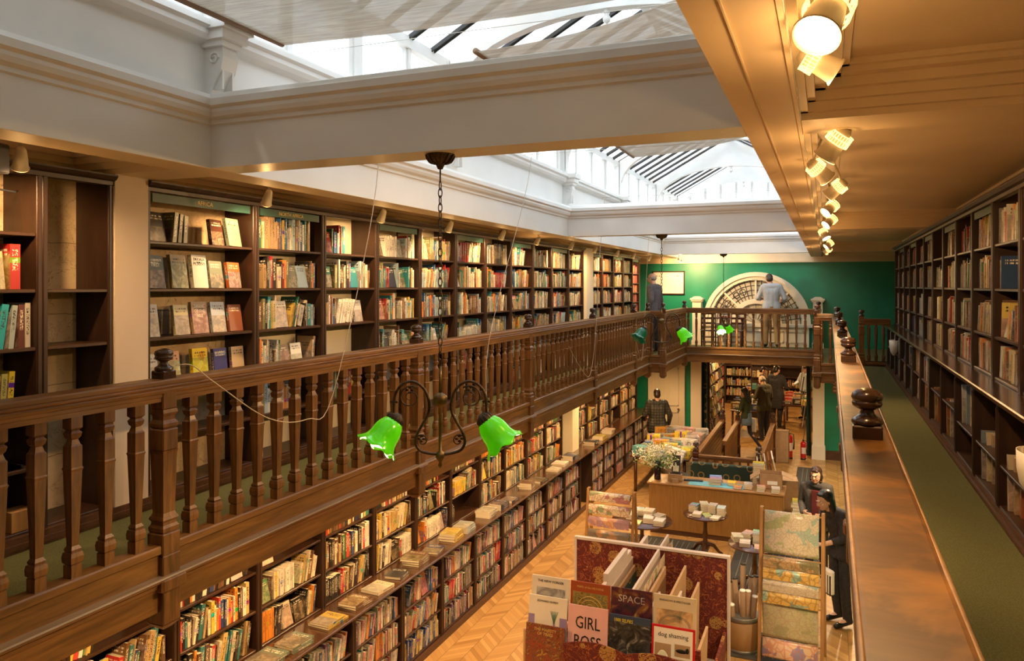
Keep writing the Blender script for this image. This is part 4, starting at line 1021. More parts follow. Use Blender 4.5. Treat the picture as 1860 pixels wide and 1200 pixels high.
# ------------------------------------------------------------------ lights of the room
def track_spot(label,loc,aim,sc_=1.0,power=14,lit=True,mesh=True,real=True):
    loc=Vector(loc); t=thing('track_spotlight',label,'spotlight',loc,0,'ceiling spotlights')
    Q=align((0,0,0),aim)@Matrix.Scale(sc_,4)
    top=Vector((loc.x,loc.y,CB+.2))-loc
    b=MB(); b.tube([top,Q@Vector((0,0,-.12))],.007,8); b.lathe([(.03,top.z-.02),(.03,top.z)],12,0,Tr(0,0,0)); b.build('stem',M['lampw'],t)
    b=MB(); b.lathe([(.0005,-.15),(.025,-.15),(.035,-.13),(.045,-.06),(.05,0),(.058,.012),(.056,.016),(.05,.004),(.044,-.05)],24,0,Q); b.build('housing',M['lampw'],t)
    if mesh:
        b=MB()
        for k in range(24):
            a=2*pi*k/24; b.tube([Q@Vector((.056*cos(a),.056*sin(a),-.07)),Q@Vector((.054*cos(a),.054*sin(a),-.12))],.0028*sc_,5)
        for z in (-.07,-.095,-.12): b.tube([Q@Vector((.056*cos(2*pi*k/24),.056*sin(2*pi*k/24),z)) for k in range(24)],.003*sc_,5,closed=True)
        b.build('pierced_band',M['spotwarm'] if lit else M['lampw'],t)
    b=MB(); b.lathe([(.0005,-.004),(.046,-.004),(.046,.002),(.0005,.002)],24,0,Q); b.build('lens',M['spotlens'] if lit else M['lampw'],t)
    if real:
        light('spill_light','POINT',(0.0,0,-.10*sc_),power*.025,(1,.56,.2),.03,parent=t)
        l=light('lamp_light','SPOT',Q@Vector((0,0,.03)),power,WARM,.04,parent=t,spot=radians(115)); l.matrix_local=Q@Tr(0,0,.03)@Rx(pi)
    return t
names=['big pierced spotlight shining at the top edge of the near gallery ceiling','small spotlight turned away just below the biggest pierced spotlight','second pierced spotlight turned away, under the first ceiling rib','white square-backed spotlight behind the second pierced one','cream spotlight on a bent arm along the near ceiling','bright little spotlight before the starry one on the near ceiling','starry spotlight half way down the near ceiling row','spotlight pair lamp tilted forward near the far end of the row','small spotlight second last before the emerald wall','last tiny spotlight hanging before the emerald wall']
sp=[((-.02,2.16,CZ+.67),(-.25,-.55,-.75),1.12),((.02,2.45,CZ+.64),(.55,.1,-.35),.75),((.0,3.9,CZ+.62),(-.55,.25,-.7),1.0),((.0,4.7,CZ+.62),(.5,.3,-.5),.9),((.02,5.6,CZ+.62),(-.6,.2,-.5),.9),((.0,6.9,CZ+.62),(-.55,-.4,-.6),.9),((.0,8.3,CZ+.62),(-.6,-.4,-.6),.9),((.0,10.2,CZ+.60),(.4,-.3,-.8),.95),((.0,12.5,CZ+.60),(-.65,-.3,-.6),.9),((.0,14.6,CZ+.60),(-.5,.6,-.5),.9)]
for n,(l,a,s_) in zip(names,sp): track_spot(n,l,a,s_,power=60)
track_spot('small spotlight aimed at the emerald wall beside the framed document',(-3.3,18.7,CZ+.62),(.25,.85,-.35),.8,power=130)
# lamps on the opposite ceiling (aimed at shelves), seen small from here
for k,y in enumerate([2.7,4.6,6.2,7.6,9.1,10.4,12.0,13.4,15.0,16.4,18.0]):
    track_spot('small pale spotlight under the opposite gallery ceiling, %s from the near end'%ordw(k),(-3.92,y,CZ+.63),(-.55,.35,-.75),.75,power=34,mesh=False)
b=MB(); b.box(-.01,1.9,CB+.172,.03,3.55,CB+.198); b.box(-.01,3.9,CB+.172,.03,10.5,CB+.198); tag(b.build('light_track',M['lampw']),'slim ceiling track carrying the near row of spotlights','light track')
# downlights under the galleries
def downlight(label,x,y,z,p,c=WARM,grp='ceiling lamps under the gallery'):
    t=thing('ceiling_lamp',label,'lamp',(x,y,z),0,grp)
    b=MB(); b.lathe([(.06,0),(.07,-.012),(.065,-.03),(.05,-.03)],20); b.build('lamp_ring',M['brass'],t)
    b=MB(); b.lathe([(.0005,-.028),(.05,-.028),(.05,-.01),(.0005,-.01)],20); b.build('lens',M['spotlens'],t)
    d=light('lamp_light','SPOT',(0,0,-.05),p,c,.06,parent=t,spot=radians(165)); return t
for k in range(9): downlight('round ceiling lamp under the opposite gallery, %s from the near end'%ordw(k),-3.78,3.2+1.9*k,G-.262,75)
for k in range(5): downlight('added unseen lamp under the near gallery, %s from the near end'%ordw(k),.35,4.5+3.3*k,G-.262,95,(1,.68,.38),'added unseen lamps under the near gallery')  # unseen lamps added here to light the middle of the ground floor
for k,(x,y) in enumerate([(-2.6,21.6),(-.9,22.4),(-2.3,24.5),(-.6,26.0),(-2.4,27.6)]): downlight('round ceiling lamp in the room through the far opening, %s'%['by its left shelves','inside the opening','over the book tables','by its right side','deep at its end'][k],x,y,2.598,75,(1,.62,.27),'ceiling lamps in the far room')

# chandeliers
def shade(t,Q,lit,sc_,nm=''):
    def ruf(u,a):
        k=max(0,(u-.62))/.38; return (.006*k*k*cos(7*a), .009*k*k*cos(7*a+.9))
    b=MB(); prof=[(.034,0),(.046,.010),(.058,.030),(.065,.05),(.068,.07),(.069,.088),(.072,.105),(.079,.122),(.091,.138),(.100,.147)]
    Qs=Q@Matrix.Scale(sc_,4)
    b.lathe(prof,48,0,Qs,ruffle=ruf)
        # drop end caps so the bell is open
    keep=[i for i,f in enumerate(b.f) if len(f)<=4]; 
    b.f=[b.f[i] for i in keep]; b.m=[b.m[i] for i in keep]; b.c=[None]*len(keep); b.u=[None]*len(keep); b.sm=[True]*len(keep)
    s_=b.build('lamp_shade',M['greenlit'] if lit else M['greenoff'],t); s_.modifiers.new('thickness','SOLIDIFY').thickness=.003*sc_
    b=MB(); b.lathe([(r-.004,z) for r,z in prof],48,0,Qs,ruffle=ruf)
    keep=[i for i,f in enumerate(b.f) if len(f)<=4]; b.f=[b.f[i] for i in keep]; b.m=[b.m[i] for i in keep]; b.c=[None]*len(keep); b.u=[None]*len(keep); b.sm=[True]*len(keep)
    b.build('shade_lining',M['rimlit'] if lit else M['greenoff'],s_)
    b=MB(); b.lathe([(.0005,-.035),(.012,-.035),(.030,-.02),(.040,-.012),(.042,.018),(.036,.02)],24,0,Qs)
    for k in range(16):
        a=2*pi*k/16; b.tube([Qs@Vector((.012*cos(a),.012*sin(a),-.034)),Qs@Vector((.041*cos(a),.041*sin(a),-.012)),Qs@Vector((.043*cos(a),.043*sin(a),.016))],.0022*sc_,5)
    b.build('shade_holder',M['brassd'],t)
    b=MB(); b.sph((0,0,.085),(.026,.026,.036),14,10,0,Qs); b.build('bulb',M['bulb'] if lit else M['lampw'],t)
    if lit:
        l=light('lamp_light','SPOT',(0,0,0),16,(1,.72,.36),.03,parent=t,spot=radians(120)); l.matrix_local=Qs@Tr(0,0,.13)@Rx(pi)
def chandelier(label,x,y,ztop,zhub,ang,lits,tiltL=42,tiltR=38,sc_=1.0):
    t=thing('chandelier',label,'chandelier',(x,y,ztop),0)
    b=MB(); b.lathe([(.0005,-.085),(.014,-.08),(.022,-.062),(.03,-.05),(.055,-.04),(.070,-.022),(.078,-.005),(.080,0)],24)
    for k in range(12):
        a=2*pi*k/12; b.tube([(.03*cos(a),.03*sin(a),-.052),(.058*cos(a),.058*sin(a),-.042),(.074*cos(a),.074*sin(a),-.02),(.08*cos(a+.1),.08*sin(a+.1),-.004)],[.004,.007,.007,.004],6)
    b.build('canopy',M['brassd'],t)
    b=MB(); zc=-.085; zend=zhub-ztop+.20; n=0
    b.tube([(0,0,zc),(0,0,zc-.07)],.005,6); z=zc-.06
    while z>zend:
        pts=[]
        L=.026; w=.0115
        for k in range(12):
            a=2*pi*k/12; px=w*cos(a); pz=L*sin(a)
            pts.append((px,0,z-L+pz) if n%2 else (0,px,z-L+pz))
        b.tube(pts,.0033,6,closed=True); z-=.041; n+=1
    b.build('chain',M['brassd'],t)
    h=zhub-ztop
    b=MB(); b.tube([(0,0,z+.0),(0,0,h+.02)],.008,8)
    b.lathe([(.0005,h+.035),(.012,h+.03),(.035,h+.015),(.040,h+.005),(.038,h-.025),(.022,h-.045),(.010,h-.05),(.009,h-.29),(.022,h-.30),(.026,h-.325),(.014,h-.345),(.008,h-.355),(.012,h-.37),(.0005,h-.39)],20)
    b.build('stem',M['brass'],t)
    for s_ in (-1,1):
        A=Rz(ang)@Matrix.Diagonal((s_,1,1,1))
        pts=[(.02,-.31),(.06,-.305),(.11,-.29),(.135,-.25),(.128,-.20),(.095,-.14),(.065,-.08),(.062,-.02),(.085,.045),(.13,.085),(.18,.09),(.225,.06),(.25,.01),(.255,-.06),(.25,-.11)]
        sm_=[]
        for i in range(len(pts)-1):
            p0=pts[max(i-1,0)];p1=pts[i];p2=pts[i+1];p3=pts[min(i+2,len(pts)-1)]
            for q in range(4):
                u=q/4; f=lambda a,b_,c,d_: .5*((2*b_)+(-a+c)*u+(2*a-5*b_+4*c-d_)*u*u+(-a+3*b_-3*c+d_)*u*u*u)
                sm_.append((f(p0[0],p1[0],p2[0],p3[0]),f(p0[1],p1[1],p2[1],p3[1])))
        sm_.append(pts[-1])
        b=MB(); b.tube([A@Vector((p[0],0,h+p[1])) for p in sm_],.008,8)
        def scroll(cx_,cz_,r0,turn,a0,d_=1):
            P=[]
            for k in range(26):
                u=k/25; r_=r0*(1-u*.8); a=a0+d_*turn*2*pi*u; P.append(A@Vector((cx_+r_*cos(a),0,h+cz_+r_*sin(a))))
            b.tube(P,[.0052*(1-.5*k/25) for k in range(26)],6)
        scroll(.165,.005,.066,1.6,2.2,-1); scroll(.10,-.235,.042,1.2,-.6,1)
        for cx_,cz_ in ((.17,.045),(.105,-.225),(.255,-.02)):
            for q in range(4): b.sph(tuple(A@Vector((cx_+.014*cos(q*1.6),0.004,h+cz_+.014*sin(q*1.6)))),(.012,.004,.007),8,5)
        b.build('arm',M['brassd'],t)
        end=A@Vector((.25,0,h-.12)); tl=radians(tiltL if s_<0 else tiltR); dr=A.to_3x3()@Vector((sin(tl),-.12,-cos(tl)))
        if s_<0: dr=A.to_3x3()@Vector((sin(tl)*.75,-.30,-cos(tl)))
        shade(t,align(end,end+dr),lits[0 if s_<0 else 1],sc_*1.18)
    return t
chandelier('near chandelier of curled bronze arms with two bright green glass shades on a long chain',-1.97,3.72,CB,CZ-.62,radians(24),(True,True))
chandelier('middle chandelier with one unlit dark green shade and one lit shade, at the balustrade jog',-2.15,10.72,CB,CZ-.49,radians(22),(False,True))
chandelier('farthest chandelier with two small lit green shades before the bridge',-2.15,17.72,CB,CZ-.78,radians(80),(True,True),sc_=.95)

# cords hanging from the blinds and wires across
def cord(label,pts,r=.0035):
    b=MB(); P=[Vector(p) for p in pts]; out=[]
    for i in range(len(P)-1):
        for q in range(6): 
            u=q/6; p0=P[max(i-1,0)];p1=P[i];p2=P[i+1];p3=P[min(i+2,len(P)-1)]
            out.append(.5*((2*p1)+(p2-p0)*u+(2*p0-5*p1+4*p2-p3)*u*u+(3*p1-p0-3*p2+p3)*u*u*u))
    out.append(P[-1]); b.tube(out,r,6); return tag(b.build('cord',M['cord']),label,'cord','cords hanging from the roof blinds')
cord('pale cord from the first blind tied slack around the near knob of the opposite balustrade',[(-3.3,5.25,CZ+1.6),(-3.33,5.15,CZ+.6),(-3.36,4.66,CZ-.80),(-3.35,4.35,CZ-.93),(-3.35,3.95,CZ-.86),(-3.36,3.5,CZ-.58),(-3.38,3.34,CZ-.46),(-3.40,3.24,CZ-.45)])
cord('pale cord dropping to the balusters behind the near chandelier',[(-3.3,8.6,CZ+1.6),(-3.33,8.4,CZ+1.0),(-3.36,7.46,CZ-.6),(-3.34,7.4,CZ-1.4),(-3.34,7.45,CZ-1.55)])
cord('pale cord hanging slack on the balusters past the fourth knob',[(-3.3,11.9,CZ+1.5),(-3.35,11.7,CZ+.3),(-3.36,11.6,CZ-.6),(-3.34,11.2,CZ-1.35),(-3.34,10.7,CZ-1.2),(-3.36,10.2,CZ-.85)])
cord('pale cord hanging by the red book series near the emerald wall',[(-3.3,15.3,CZ+1.3),(-3.35,15.2,CZ+.3),(-3.36,15.1,CZ-.5),(-3.34,14.7,CZ-1.45),(-3.34,14.2,CZ-1.0)])
for k,(y,z) in enumerate([(4.6,CZ+1.72),(6.4,CZ+1.7),(8.9,CZ+1.65),(12.5,CZ+1.5)]):
    b=MB(); b.tube([(LX0-.02,y,z),(LX1+.02,y+.05,z)],.0025,5)
    tag(b.build('wire',M['chrome']),'thin taut wire spanning the roof light, %s beyond the first cross beam'%ordw(k),'wire','taut wires in the roof light')
# framed map on the emerald wall
t=thing('picture_frame','wide framed pale document on the emerald wall beside the reading man','picture',(-3.86,20.14,CZ+.08))
b=MB(); 
for x0,z0,x1,z1 in ((-.43,-.31,.43,-.28),(-.43,.28,.43,.31),(-.43,-.31,-.40,.31),(.40,-.31,.43,.31)): b.bbox(x0,-.04,z0,x1,.0,z1,.004)
b.build('frame',M['mahog'],t); b=MB(); b.box(-.40,-.015,-.28,.40,-.005,.28); s_=b.build('print',M['paper'],t)
b=MB(); 
for x in (-.33,-.25,.22): b.box(x,-.018,.16,x+.04,-.015,.2)
for q in range(9): b.box(-.34,-.018,.1-.035*q,.34,-.0155,.103-.035*q)
b.build('document_print',plain('faded_ink',(.45,.36,.25),.6),s_)
# shelf unit with books & chairs on the bridge behind
def chair(label,x,y,z,rz,g):
    t=thing('chair',label,'chair',(x,y,z),rz,g)
    b=MB(); b.bbox(-.2,-.2,.43,.2,.2,.46,.01); b.build('seat',M['mahog'],t)
    for sx in (-.17,.17):
        b=MB(); b.tube([(sx,-.17,0),(sx,-.17,.43)],[.014,.018],8); b.build('leg',M['mahog'],t)
        b=MB(); b.tube([(sx,.17,0),(sx,.18,.45),(sx,.22,.95)],[.014,.018,.014],8); b.build('leg',M['mahog'],t)
    b=MB(); 
    for z_ in (.58,.70,.82): b.bbox(-.17,.185,z_,.17,.205,z_+.05,.004)
    b.build('backrest',M['mahog'],t)
    for z_ in (.15,.28):
        for y_ in (-.17,.17): b=MB(); b.tube([(-.17,y_,z_),(.17,y_,z_)],.009,6); b.build('stretcher',M['mahog'],t)
chair('slatted dark wooden chair on the bridge, the one nearer the cream pier',-2.62,18.9,G,.3,'chairs on the bridge'); chair('slatted dark wooden chair on the bridge beneath the farthest chandelier',-2.02,19.0,G,-.2,'chairs on the bridge')
t=thing('side_table','small table holding books against the window panelling on the bridge','table',(-2.3,19.7,G))
b=MB(); b.bbox(-.4,-.2,.70,.4,.2,.73,.006); b.build('tabletop',M['mahog'],t)
for x in (-.36,.36):
    for y in (-.16,.16): b=MB(); b.tube([(x,y,0),(x,y,.7)],.018,8); b.build('leg',M['mahog'],t)
def ubook(label,x,y,z,w,h,t,cn,rz,grp,name='paperback',cov=None,seed=None):
    # flat lying book, cover up
    b=MB(); book_geo(b,t,w,h,cn,R.random() if seed is None else seed,Matrix(),full=True)
    me=b.build(name,[M['book']],data=True); o=place(me,name,None,Tr(x,y,z+t+.001)@Rz(rz)@Ry(pi/2)@Tr(0,-w/2,-h/2))
    pb=MB(); e=min(.003,t*.14); pb.box(e,e,.003,t-e,w-.004,h-.003); pb.build('page_block',M['page'],o)
    return tag(o,label,'paperback' if name=='paperback' else 'book',grp)
for k,(c,n_) in enumerate([((.35,.02,.02),'dark red'),((.5,.45,.35),'cream'),((.04,.05,.1),'navy')]): ubook('%s book lying in the pile on the bridge side table'%n_,-2.3,19.65,G+.732+.032*k,.17,.24,.03,c,.1*k,'books on the bridge table')
# white round plaques on the shelf ends
for i,(y,l) in enumerate([(14.05,'cream half-round paper holder fixed to the near gallery cabinets by the emerald wall'),(4.9,'cream half-round paper holder on the near gallery cabinet at the picture edge')]):
    b=MB(); b.lathe([(.0005,-.16),(.05,-.15),(.12,-.08),(.145,.0),(.15,.10),(.14,.10),(.13,.0),(.0005,-.1)],24,0,Matrix.Diagonal((.5,1,1,1))); o=b.build('paper_holder',M['cream2'],loc=(1.04,y,G+.52)); tag(o,l,'paper holder')
# notice on the green wall at right
t=thing('notice_board','small brown notice plate on the emerald wall under the near gallery','sign',(.24,20.14,1.78)); b=MB(); b.bbox(-.11,-.02,-.15,.11,0,.15,.004); b.build('board',plain('brown_plate',(.16,.08,.04),.5),t)
b=MB(); 
for z_ in (.09,0,-.09): b.box(-.08,-.022,z_-.02,.08,-.02,z_+.02)
b.build('lettering',plain('plate_print',(.42,.3,.18),.5),t)

# ------------------------------------------------------------------ desk
DX0,DX1,DY0,DY1,DZ=-2.86,-.62,12.98,13.62,.88
t=thing('sales_desk','long honey oak desk with vase of flowers and books on top','desk',((DX0+DX1)/2,DY0,0))
hw=(DX1-DX0)/2
b=MB(); b.bbox(-hw+.03,.03,.08,hw-.03,DY1-DY0-.03,DZ-.035,.005); b.build('front_panel',M['desk'],t)
b=MB(); b.box(-hw+.05,.05,0,hw-.05,DY1-DY0-.05,.08); b.build('plinth',M['skirting'],t)
b=MB(); b.bbox(-hw,0,DZ-.035,hw,DY1-DY0,DZ,.008); b.build('desktop',M['desk_top'],t)
# vase of flowers
t=thing('flower_vase','tall dark cylinder vase of cream blossom and yellow-green leaves on the desk corner','vase',(-2.72,13.2,DZ))
b=MB(); b.lathe([(.055,0),(.058,.005),(.058,.32),(.052,.32),(.052,.02),(.0005,.02)],28); b.build('vase',plain('dark_plum_glass',(.02,.008,.012),.1),t)
b=MB(); fb=MB(); lb_=MB(); yb=MB(); rf=random.Random(5)
for k in range(34):
    a=rf.uniform(0,2*pi); sp_=rf.uniform(.1,.46); hgt=rf.uniform(.42,.72)-(sp_*.35); p0=Vector((0,0,.26)); p1=Vector((cos(a)*sp_*.4,sin(a)*sp_*.4,hgt*.75)); p2=Vector((cos(a)*sp_,sin(a)*sp_,hgt))
    b.tube([p0,p1,p2],.0028,5)
    tgt=rf.choice([fb,fb,yb,lb_])
    for q in range(26):
        u=rf.uniform(.45,1.05); c=p1.lerp(p2,max(0,(u-.45)/.6))+Vector([rf.gauss(0,.035) for _ in range(3)])
        r_=rf.uniform(.010,.018)
        if tgt is fb:
            for s2 in range(4):
                n=Vector([rf.gauss(0,1) for _ in range(3)]).normalized(); n2=n.orthogonal().normalized()
                fb.add([c,c+n*r_+n2*r_*.6,c+n*r_*1.8,c+n*r_-n2*r_*.6],[(0,1,2,3)])
        else:
            n=Vector([rf.gauss(0,1) for _ in range(3)]).normalized(); n2=n.orthogonal().normalized(); k2=1.5 if tgt is lb_ else 1.1
            tgt.add([c,c+n*r_*k2+n2*r_*.8,c+n*r_*2.4*k2,c+n*r_*k2-n2*r_*.8],[(0,1,2,3)])
for q in range(60):
    a=rf.uniform(0,2*pi); s2=rf.uniform(.05,.26); c=Vector((cos(a)*s2,sin(a)*s2,rf.uniform(.26,.42)-s2*.3)); n=Vector([rf.gauss(0,1) for _ in range(3)]).normalized(); n2=n.orthogonal().normalized()
    lb_.add([c,c+n*.03+n2*.02,c+n*.06,c+n*.03-n2*.02],[(0,1,2,3)])
b.build('stems',M['leaf'],t); fb.build('blossom',M['petal'],t); lb_.build('foliage',M['leaf'],t); yb.build('leaves',M['leafy'],t)
def carton(label,x,y,z,w,d,h,rz,flaps=False,grp=None,mat=None):
    t=thing('cardboard_box',label,'box',(x,y,z),rz,grp); mt=mat or M['card']
    b=MB(); e=.006
    b.box(-w/2,-d/2,0,w/2,d/2,e); b.box(-w/2,-d/2,0,w/2,-d/2+e,h); b.box(-w/2,d/2-e,0,w/2,d/2,h); b.box(-w/2,-d/2,0,-w/2+e,d/2,h); b.box(w/2-e,-d/2,0,w/2,d/2,h)
    if not flaps: b.box(-w/2,-d/2,h-e,w/2,d/2,h)
    b.build('carton_body',mt,t)
    if flaps:
        for sx,an in ((-1,35),(1,20)):
            b=MB(); b.box(0,-d/2,0,w*.5,d/2,.005,M=Tr(sx*w/2,0,h)@Matrix.Diagonal((sx,1,1,1))@Ry(radians(an))); b.build('flap',mt,t)
        b=MB(); b.box(-.06,-d/2-.002,h*.3,.1,-d/2,h*.55); b.build('shipping_label',M['paper'],t)
    return t
carton('open cardboard box with raised flaps at the right end of the desk',-.86,13.42,DZ,.36,.3,.24,.1,True)
carton('large cardboard box standing behind the right desk end',-.66,13.95,0,.42,.36,.92,.1)
carton('small brown box propping the black stand on the desk by the vase',-2.42,13.25,DZ,.24,.18,.11,.15)
carton('lower tiny brown box in front of the one beside the vase',-2.40,13.1,DZ,.12,.1,.06,.3)
t=thing('card_stand','black angled card stand on the brown box beside the vase','stand',(-2.42,13.26,DZ+.111))
b=MB(); b.box(-.09,-.03,0,.09,.09,.012); b.build('base',M['black'],t); b=MB(); b.box(-.07,0,0,.07,.012,.30,M=Tr(0,.03,.01)@Rx(radians(-18))); b.build('backplate',M['black'],t)
b=MB(); b.box(-.05,-.006,.02,.05,0,.12,M=Tr(0,.03,.01)@Rx(radians(-18))); b.build('card',M['petal'],t)
t=thing('telephone_handset','black cordless handset lying on the desk between the brown box and blue books','telephone',(-2.12,13.3,DZ),.1)
b=MB(); b.bbox(-.16,-.035,0,.16,.035,.03,.01); b.build('handset_body',M['black'],t); b=MB(); b.lathe([(.0005,.03),(.016,.03),(.016,.036),(.0005,.037)],12,0,Tr(-.12,0,0)); b.build('earpiece',M['chrome'],t)
b=MB(); b.box(-.45,-.16,0,.45,.16,.004); tag(b.build('desk_mat',plain('sky_blue_mat',(.12,.42,.55),.5),loc=(-1.72,13.2,DZ+.0005)),'sky blue mat under the blue books on the desk','mat')
stk=[('blue',(.02,.15,.5),.028),('magenta',(.4,.02,.12),.02),('dark blue',(.03,.08,.4),.03),('blue',(.03,.22,.62),.028)]
z=DZ+.005
for k,(n_,c,tt) in enumerate(stk): ubook('%s book, %s in the blue stack on the desk mat'%(n_,['bottom','second from bottom','third from bottom','top'][k]),-1.74,13.28,z,.2,.27,tt,c,pi/2+.05*k,'blue stack on the desk'); z+=tt+.0015
dk=[(-1.48,13.3,'yellow',(.7,.5,.02),2),(-1.36,13.12,'orange',(.62,.3,.03),1),(-1.20,13.18,'white',(.66,.62,.55),3),(-1.22,13.42,'black',(.05,.05,.05),1),(-.98,13.28,'red',(.55,.05,.02),2),(-.99,13.08,'pale red',(.6,.35,.3),3),(-.76,13.07,'grey white',(.6,.58,.53),3),(-1.03,13.5,'cream',(.6,.55,.42),4)]
for (x,y,n_,c,cnt) in dk:
    z=DZ+.006
    for k in range(cnt): ubook('%s book, %s of its low pile on the desk'%(n_,ordw(k)+' up'),x,y,z,.13,.19,.024,c,pi/2+.06*k-.03,'low piles along the desk'); z+=.0255
# yellow stacks right of the desk
for gi,(x,y,z0,cnt,cn,c) in enumerate([(-.42,13.2,0,16,'yellow',(.62,.45,.03)),(-.40,13.5,0,9,'cream',(.5,.46,.3)),(-1.10,14.05,0,30,'yellow',(.70,.52,.02))]):
    z=z0; 
    for k in range(cnt):
        cc=c if (k in(0,cnt-1) or gi==2 or k%4==0) else (.42,.38,.27)
        tt=.046 if gi<2 else .036
        ubook('%s thick book, %s up in the floor stack %s'%('yellow' if cc==c and gi!=1 else 'cream',ordw(k),['against the right desk end','behind the desk end stack','behind the desk by open carton'][gi]),x+R.uniform(-.01,.01),y,z,.19,.26,tt,jit(cc,R),pi/2+R.uniform(-.08,.08),'floor stacks round the desk'); z+=tt+.0015
# green patterned bench behind
t=thing('upholstered_bench','low dark green patterned screen between the stair rail and the desk','bench',(-1.75,14.5,0))
b=MB(); b.bbox(-.62,0,.06,.62,.12,.93,.02); b.build('seat_back',M['greenfab'],t); b=MB(); b.box(-.6,.01,0,.6,.11,.06); b.build('base',M['mahog'],t)
# stair balustrade on ground floor
def gpost(t,x,y,h=1.05):
    n=place(NM,'newel_post',t,Tr(x,y,.0)@Matrix.Diagonal((1.1,1.1,h/ (RT-G-.06) *.98,1))@Tr(0,0,.0)); f=place(FM,'finial',n,Tr(0,0,RT-G-.06)); return n
GNM=None
def gpost_mesh():
    b=MB(); sqb(b,.06,0,.3); b.lathe([(.085,.3),(.092,.32),(.075,.35),(.066,.38),(.075,.70),(.085,.73)],4,rot=pi/4,sm=False); sqb(b,.06,.73,.86); b.lathe([(.085,.86),(.092,.875),(.07,.89),(.07,.905),(.088,.92)],4,rot=pi/4,sm=False); sqb(b,.06,.92,1.0); return b.build('newel_post',M['mahog'],data=True)
GNM=gpost_mesh()
def gpost(t,x,y):
    n=place(GNM,'newel_post',t,Tr(x,y,0)); f=place(FM,'finial',n,Tr(0,0,1.005)@Matrix.Scale(1.15,4)); return n
def grail(label,A,B,posts,panel=False,sp=.14,zr=.96):
    A=Vector((*A,0));Bv=Vector((*B,0)); L=(Bv-A).length; t=thing('stair_balustrade',label,'balustrade',tuple(A),math.atan2(Bv.y-A.y,Bv.x-A.x))
    b=MB(); b.prism([(0,y,zr+z) for y,z in rail_poly(.10,.07)],(L,0,0)); b.build('handrail',M['oak'],t)
    b=MB(); b.bbox(0,-.03,.10,L,.03,.16,.006); b.build('bottom_rail',M['oak'],t)
    for s in posts: gpost(t,s,0)
    if panel:
        b=MB(); b.box(0.04,-.012,.16,L-.04,.012,zr-.07); p=b.build('panel',M['mahog'],t)
        b=MB()
        n=int(L/.09)
        for k in range(n):
            for z_ in (.3,.4,.5,.6,.7,.8): b.sph((.08+k*.09,-.014,z_),(.012,.006,.012),6,4); b.sph((.08+k*.09,.014,z_),(.012,.006,.012),6,4)
        b.build('panel_studs',M['oak'],p)
    else:
        n=int(L/sp)
        for k in range(1,n):
            b=MB(); b.bbox(k*L/n-.02,-.012,.16,k*L/n+.02,.012,zr-.07,.003); b.build('baluster',M['oak'],t)
grail('studded wooden stair balustrade beside the paper-heaped table',(-2.36,15.1),(-2.36,19.3),(0,4.2),True)
grail('short front stair rail above the green patterned screen',(-2.30,15.1),(-1.22,15.1),())
grail('right stair balustrade beside the book cartons',(-1.18,15.1),(-1.18,19.3),(0,4.2),False,.2)
grail('inner stair handrail in the middle of the stair',(-2.0,16.6),(-2.0,19.3),(2.7,),False,.2)
# carton box by right newel
carton('upright plain cardboard box by the right stair post near the extinguishers',-1.0,19.5,0,.34,.3,.75,0)
# leaning boards beside
t=thing('print_rack','rack of framed prints and brochures leaning beyond the open carton','rack',(-.95,14.6,0),.1)
for k in range(5):
    b=MB(); b.box(-.02,-.35,0,.0,.35,1.02+.03*k,M=Tr(.07*k,.0,.06)@Ry(radians(-12))); b.build('print',M[['wrap1','goldart','sketch','treeart','palecard'][k]],t)
b=MB(); b.box(-.2,-.38,0,.5,.38,.06); b.build('base',M['mahog'],t)
# paper heaped table
t=thing('display_table','broad table buried under papers and magazines left of the stair balustrade','table',(-3.15,16.9,0))
b=MB(); b.bbox(-.6,-1.5,.72,.6,1.7,.76,.008); b.build('tabletop',M['mahog'],t)
for x in (-.5,.5):
    for y in (-1.4,1.55): b=MB(); b.tube([(x,y,0),(x,y,.72)],.035,10); b.build('leg',M['mahog'],t)
pc=[('white',(.66,.63,.56)),('pale pink',(.6,.33,.32)),('yellow',(.65,.5,.05)),('blue',(.08,.18,.4)),('cream',(.6,.52,.38)),('grey',(.3,.3,.3)),('orange',(.6,.28,.04)),('teal',(.1,.3,.3))]
k=0
for iy in range(8):
    for ix in range(4):
        x=-3.58+ix*.28+R.uniform(-.03,.03); y=15.6+iy*.38; n=1
        cn,c=R.choice(pc); hh=R.uniform(.03,.2)
        b=MB(); book_geo(b,hh,.21,.29,jit(c,R),R.random(),Matrix()); me=b.build('magazine_stack',[M['book']],data=True)
        o=place(me,'magazine_stack',None,Tr(x,y,.762+hh)@Rz(R.uniform(-.5,.5))@Ry(pi/2)@Tr(0,-.105,-.145))
        tag(o,'%s papers pile on the heaped table, %s row back, %s from wall side'%(cn,ordw(iy),ordw(ix)),'magazine stack','paper piles on the heaped table'); k+=1
b=MB()
for q in range(5): b.tube([(-2.66+.02*q,15.15+.02*q,.74+.05*q),(-2.9-.03*q,15.45,.80+.05*q)],.04,10)
tag(b.build('paper_bundle',M['paper']),'loose rolled white newspapers drooping off the heaped table front','newspaper')
t=thing('waste_bin','grey ribbed bin under the drooping newspapers behind the desk','bin',(-2.62,14.7,0)); b=MB(); b.lathe([(.16,0),(.2,.62),(.21,.63),(.19,.63),(.15,.03),(.0005,.03)],24); b.build('bin_body',M['mat'],t)
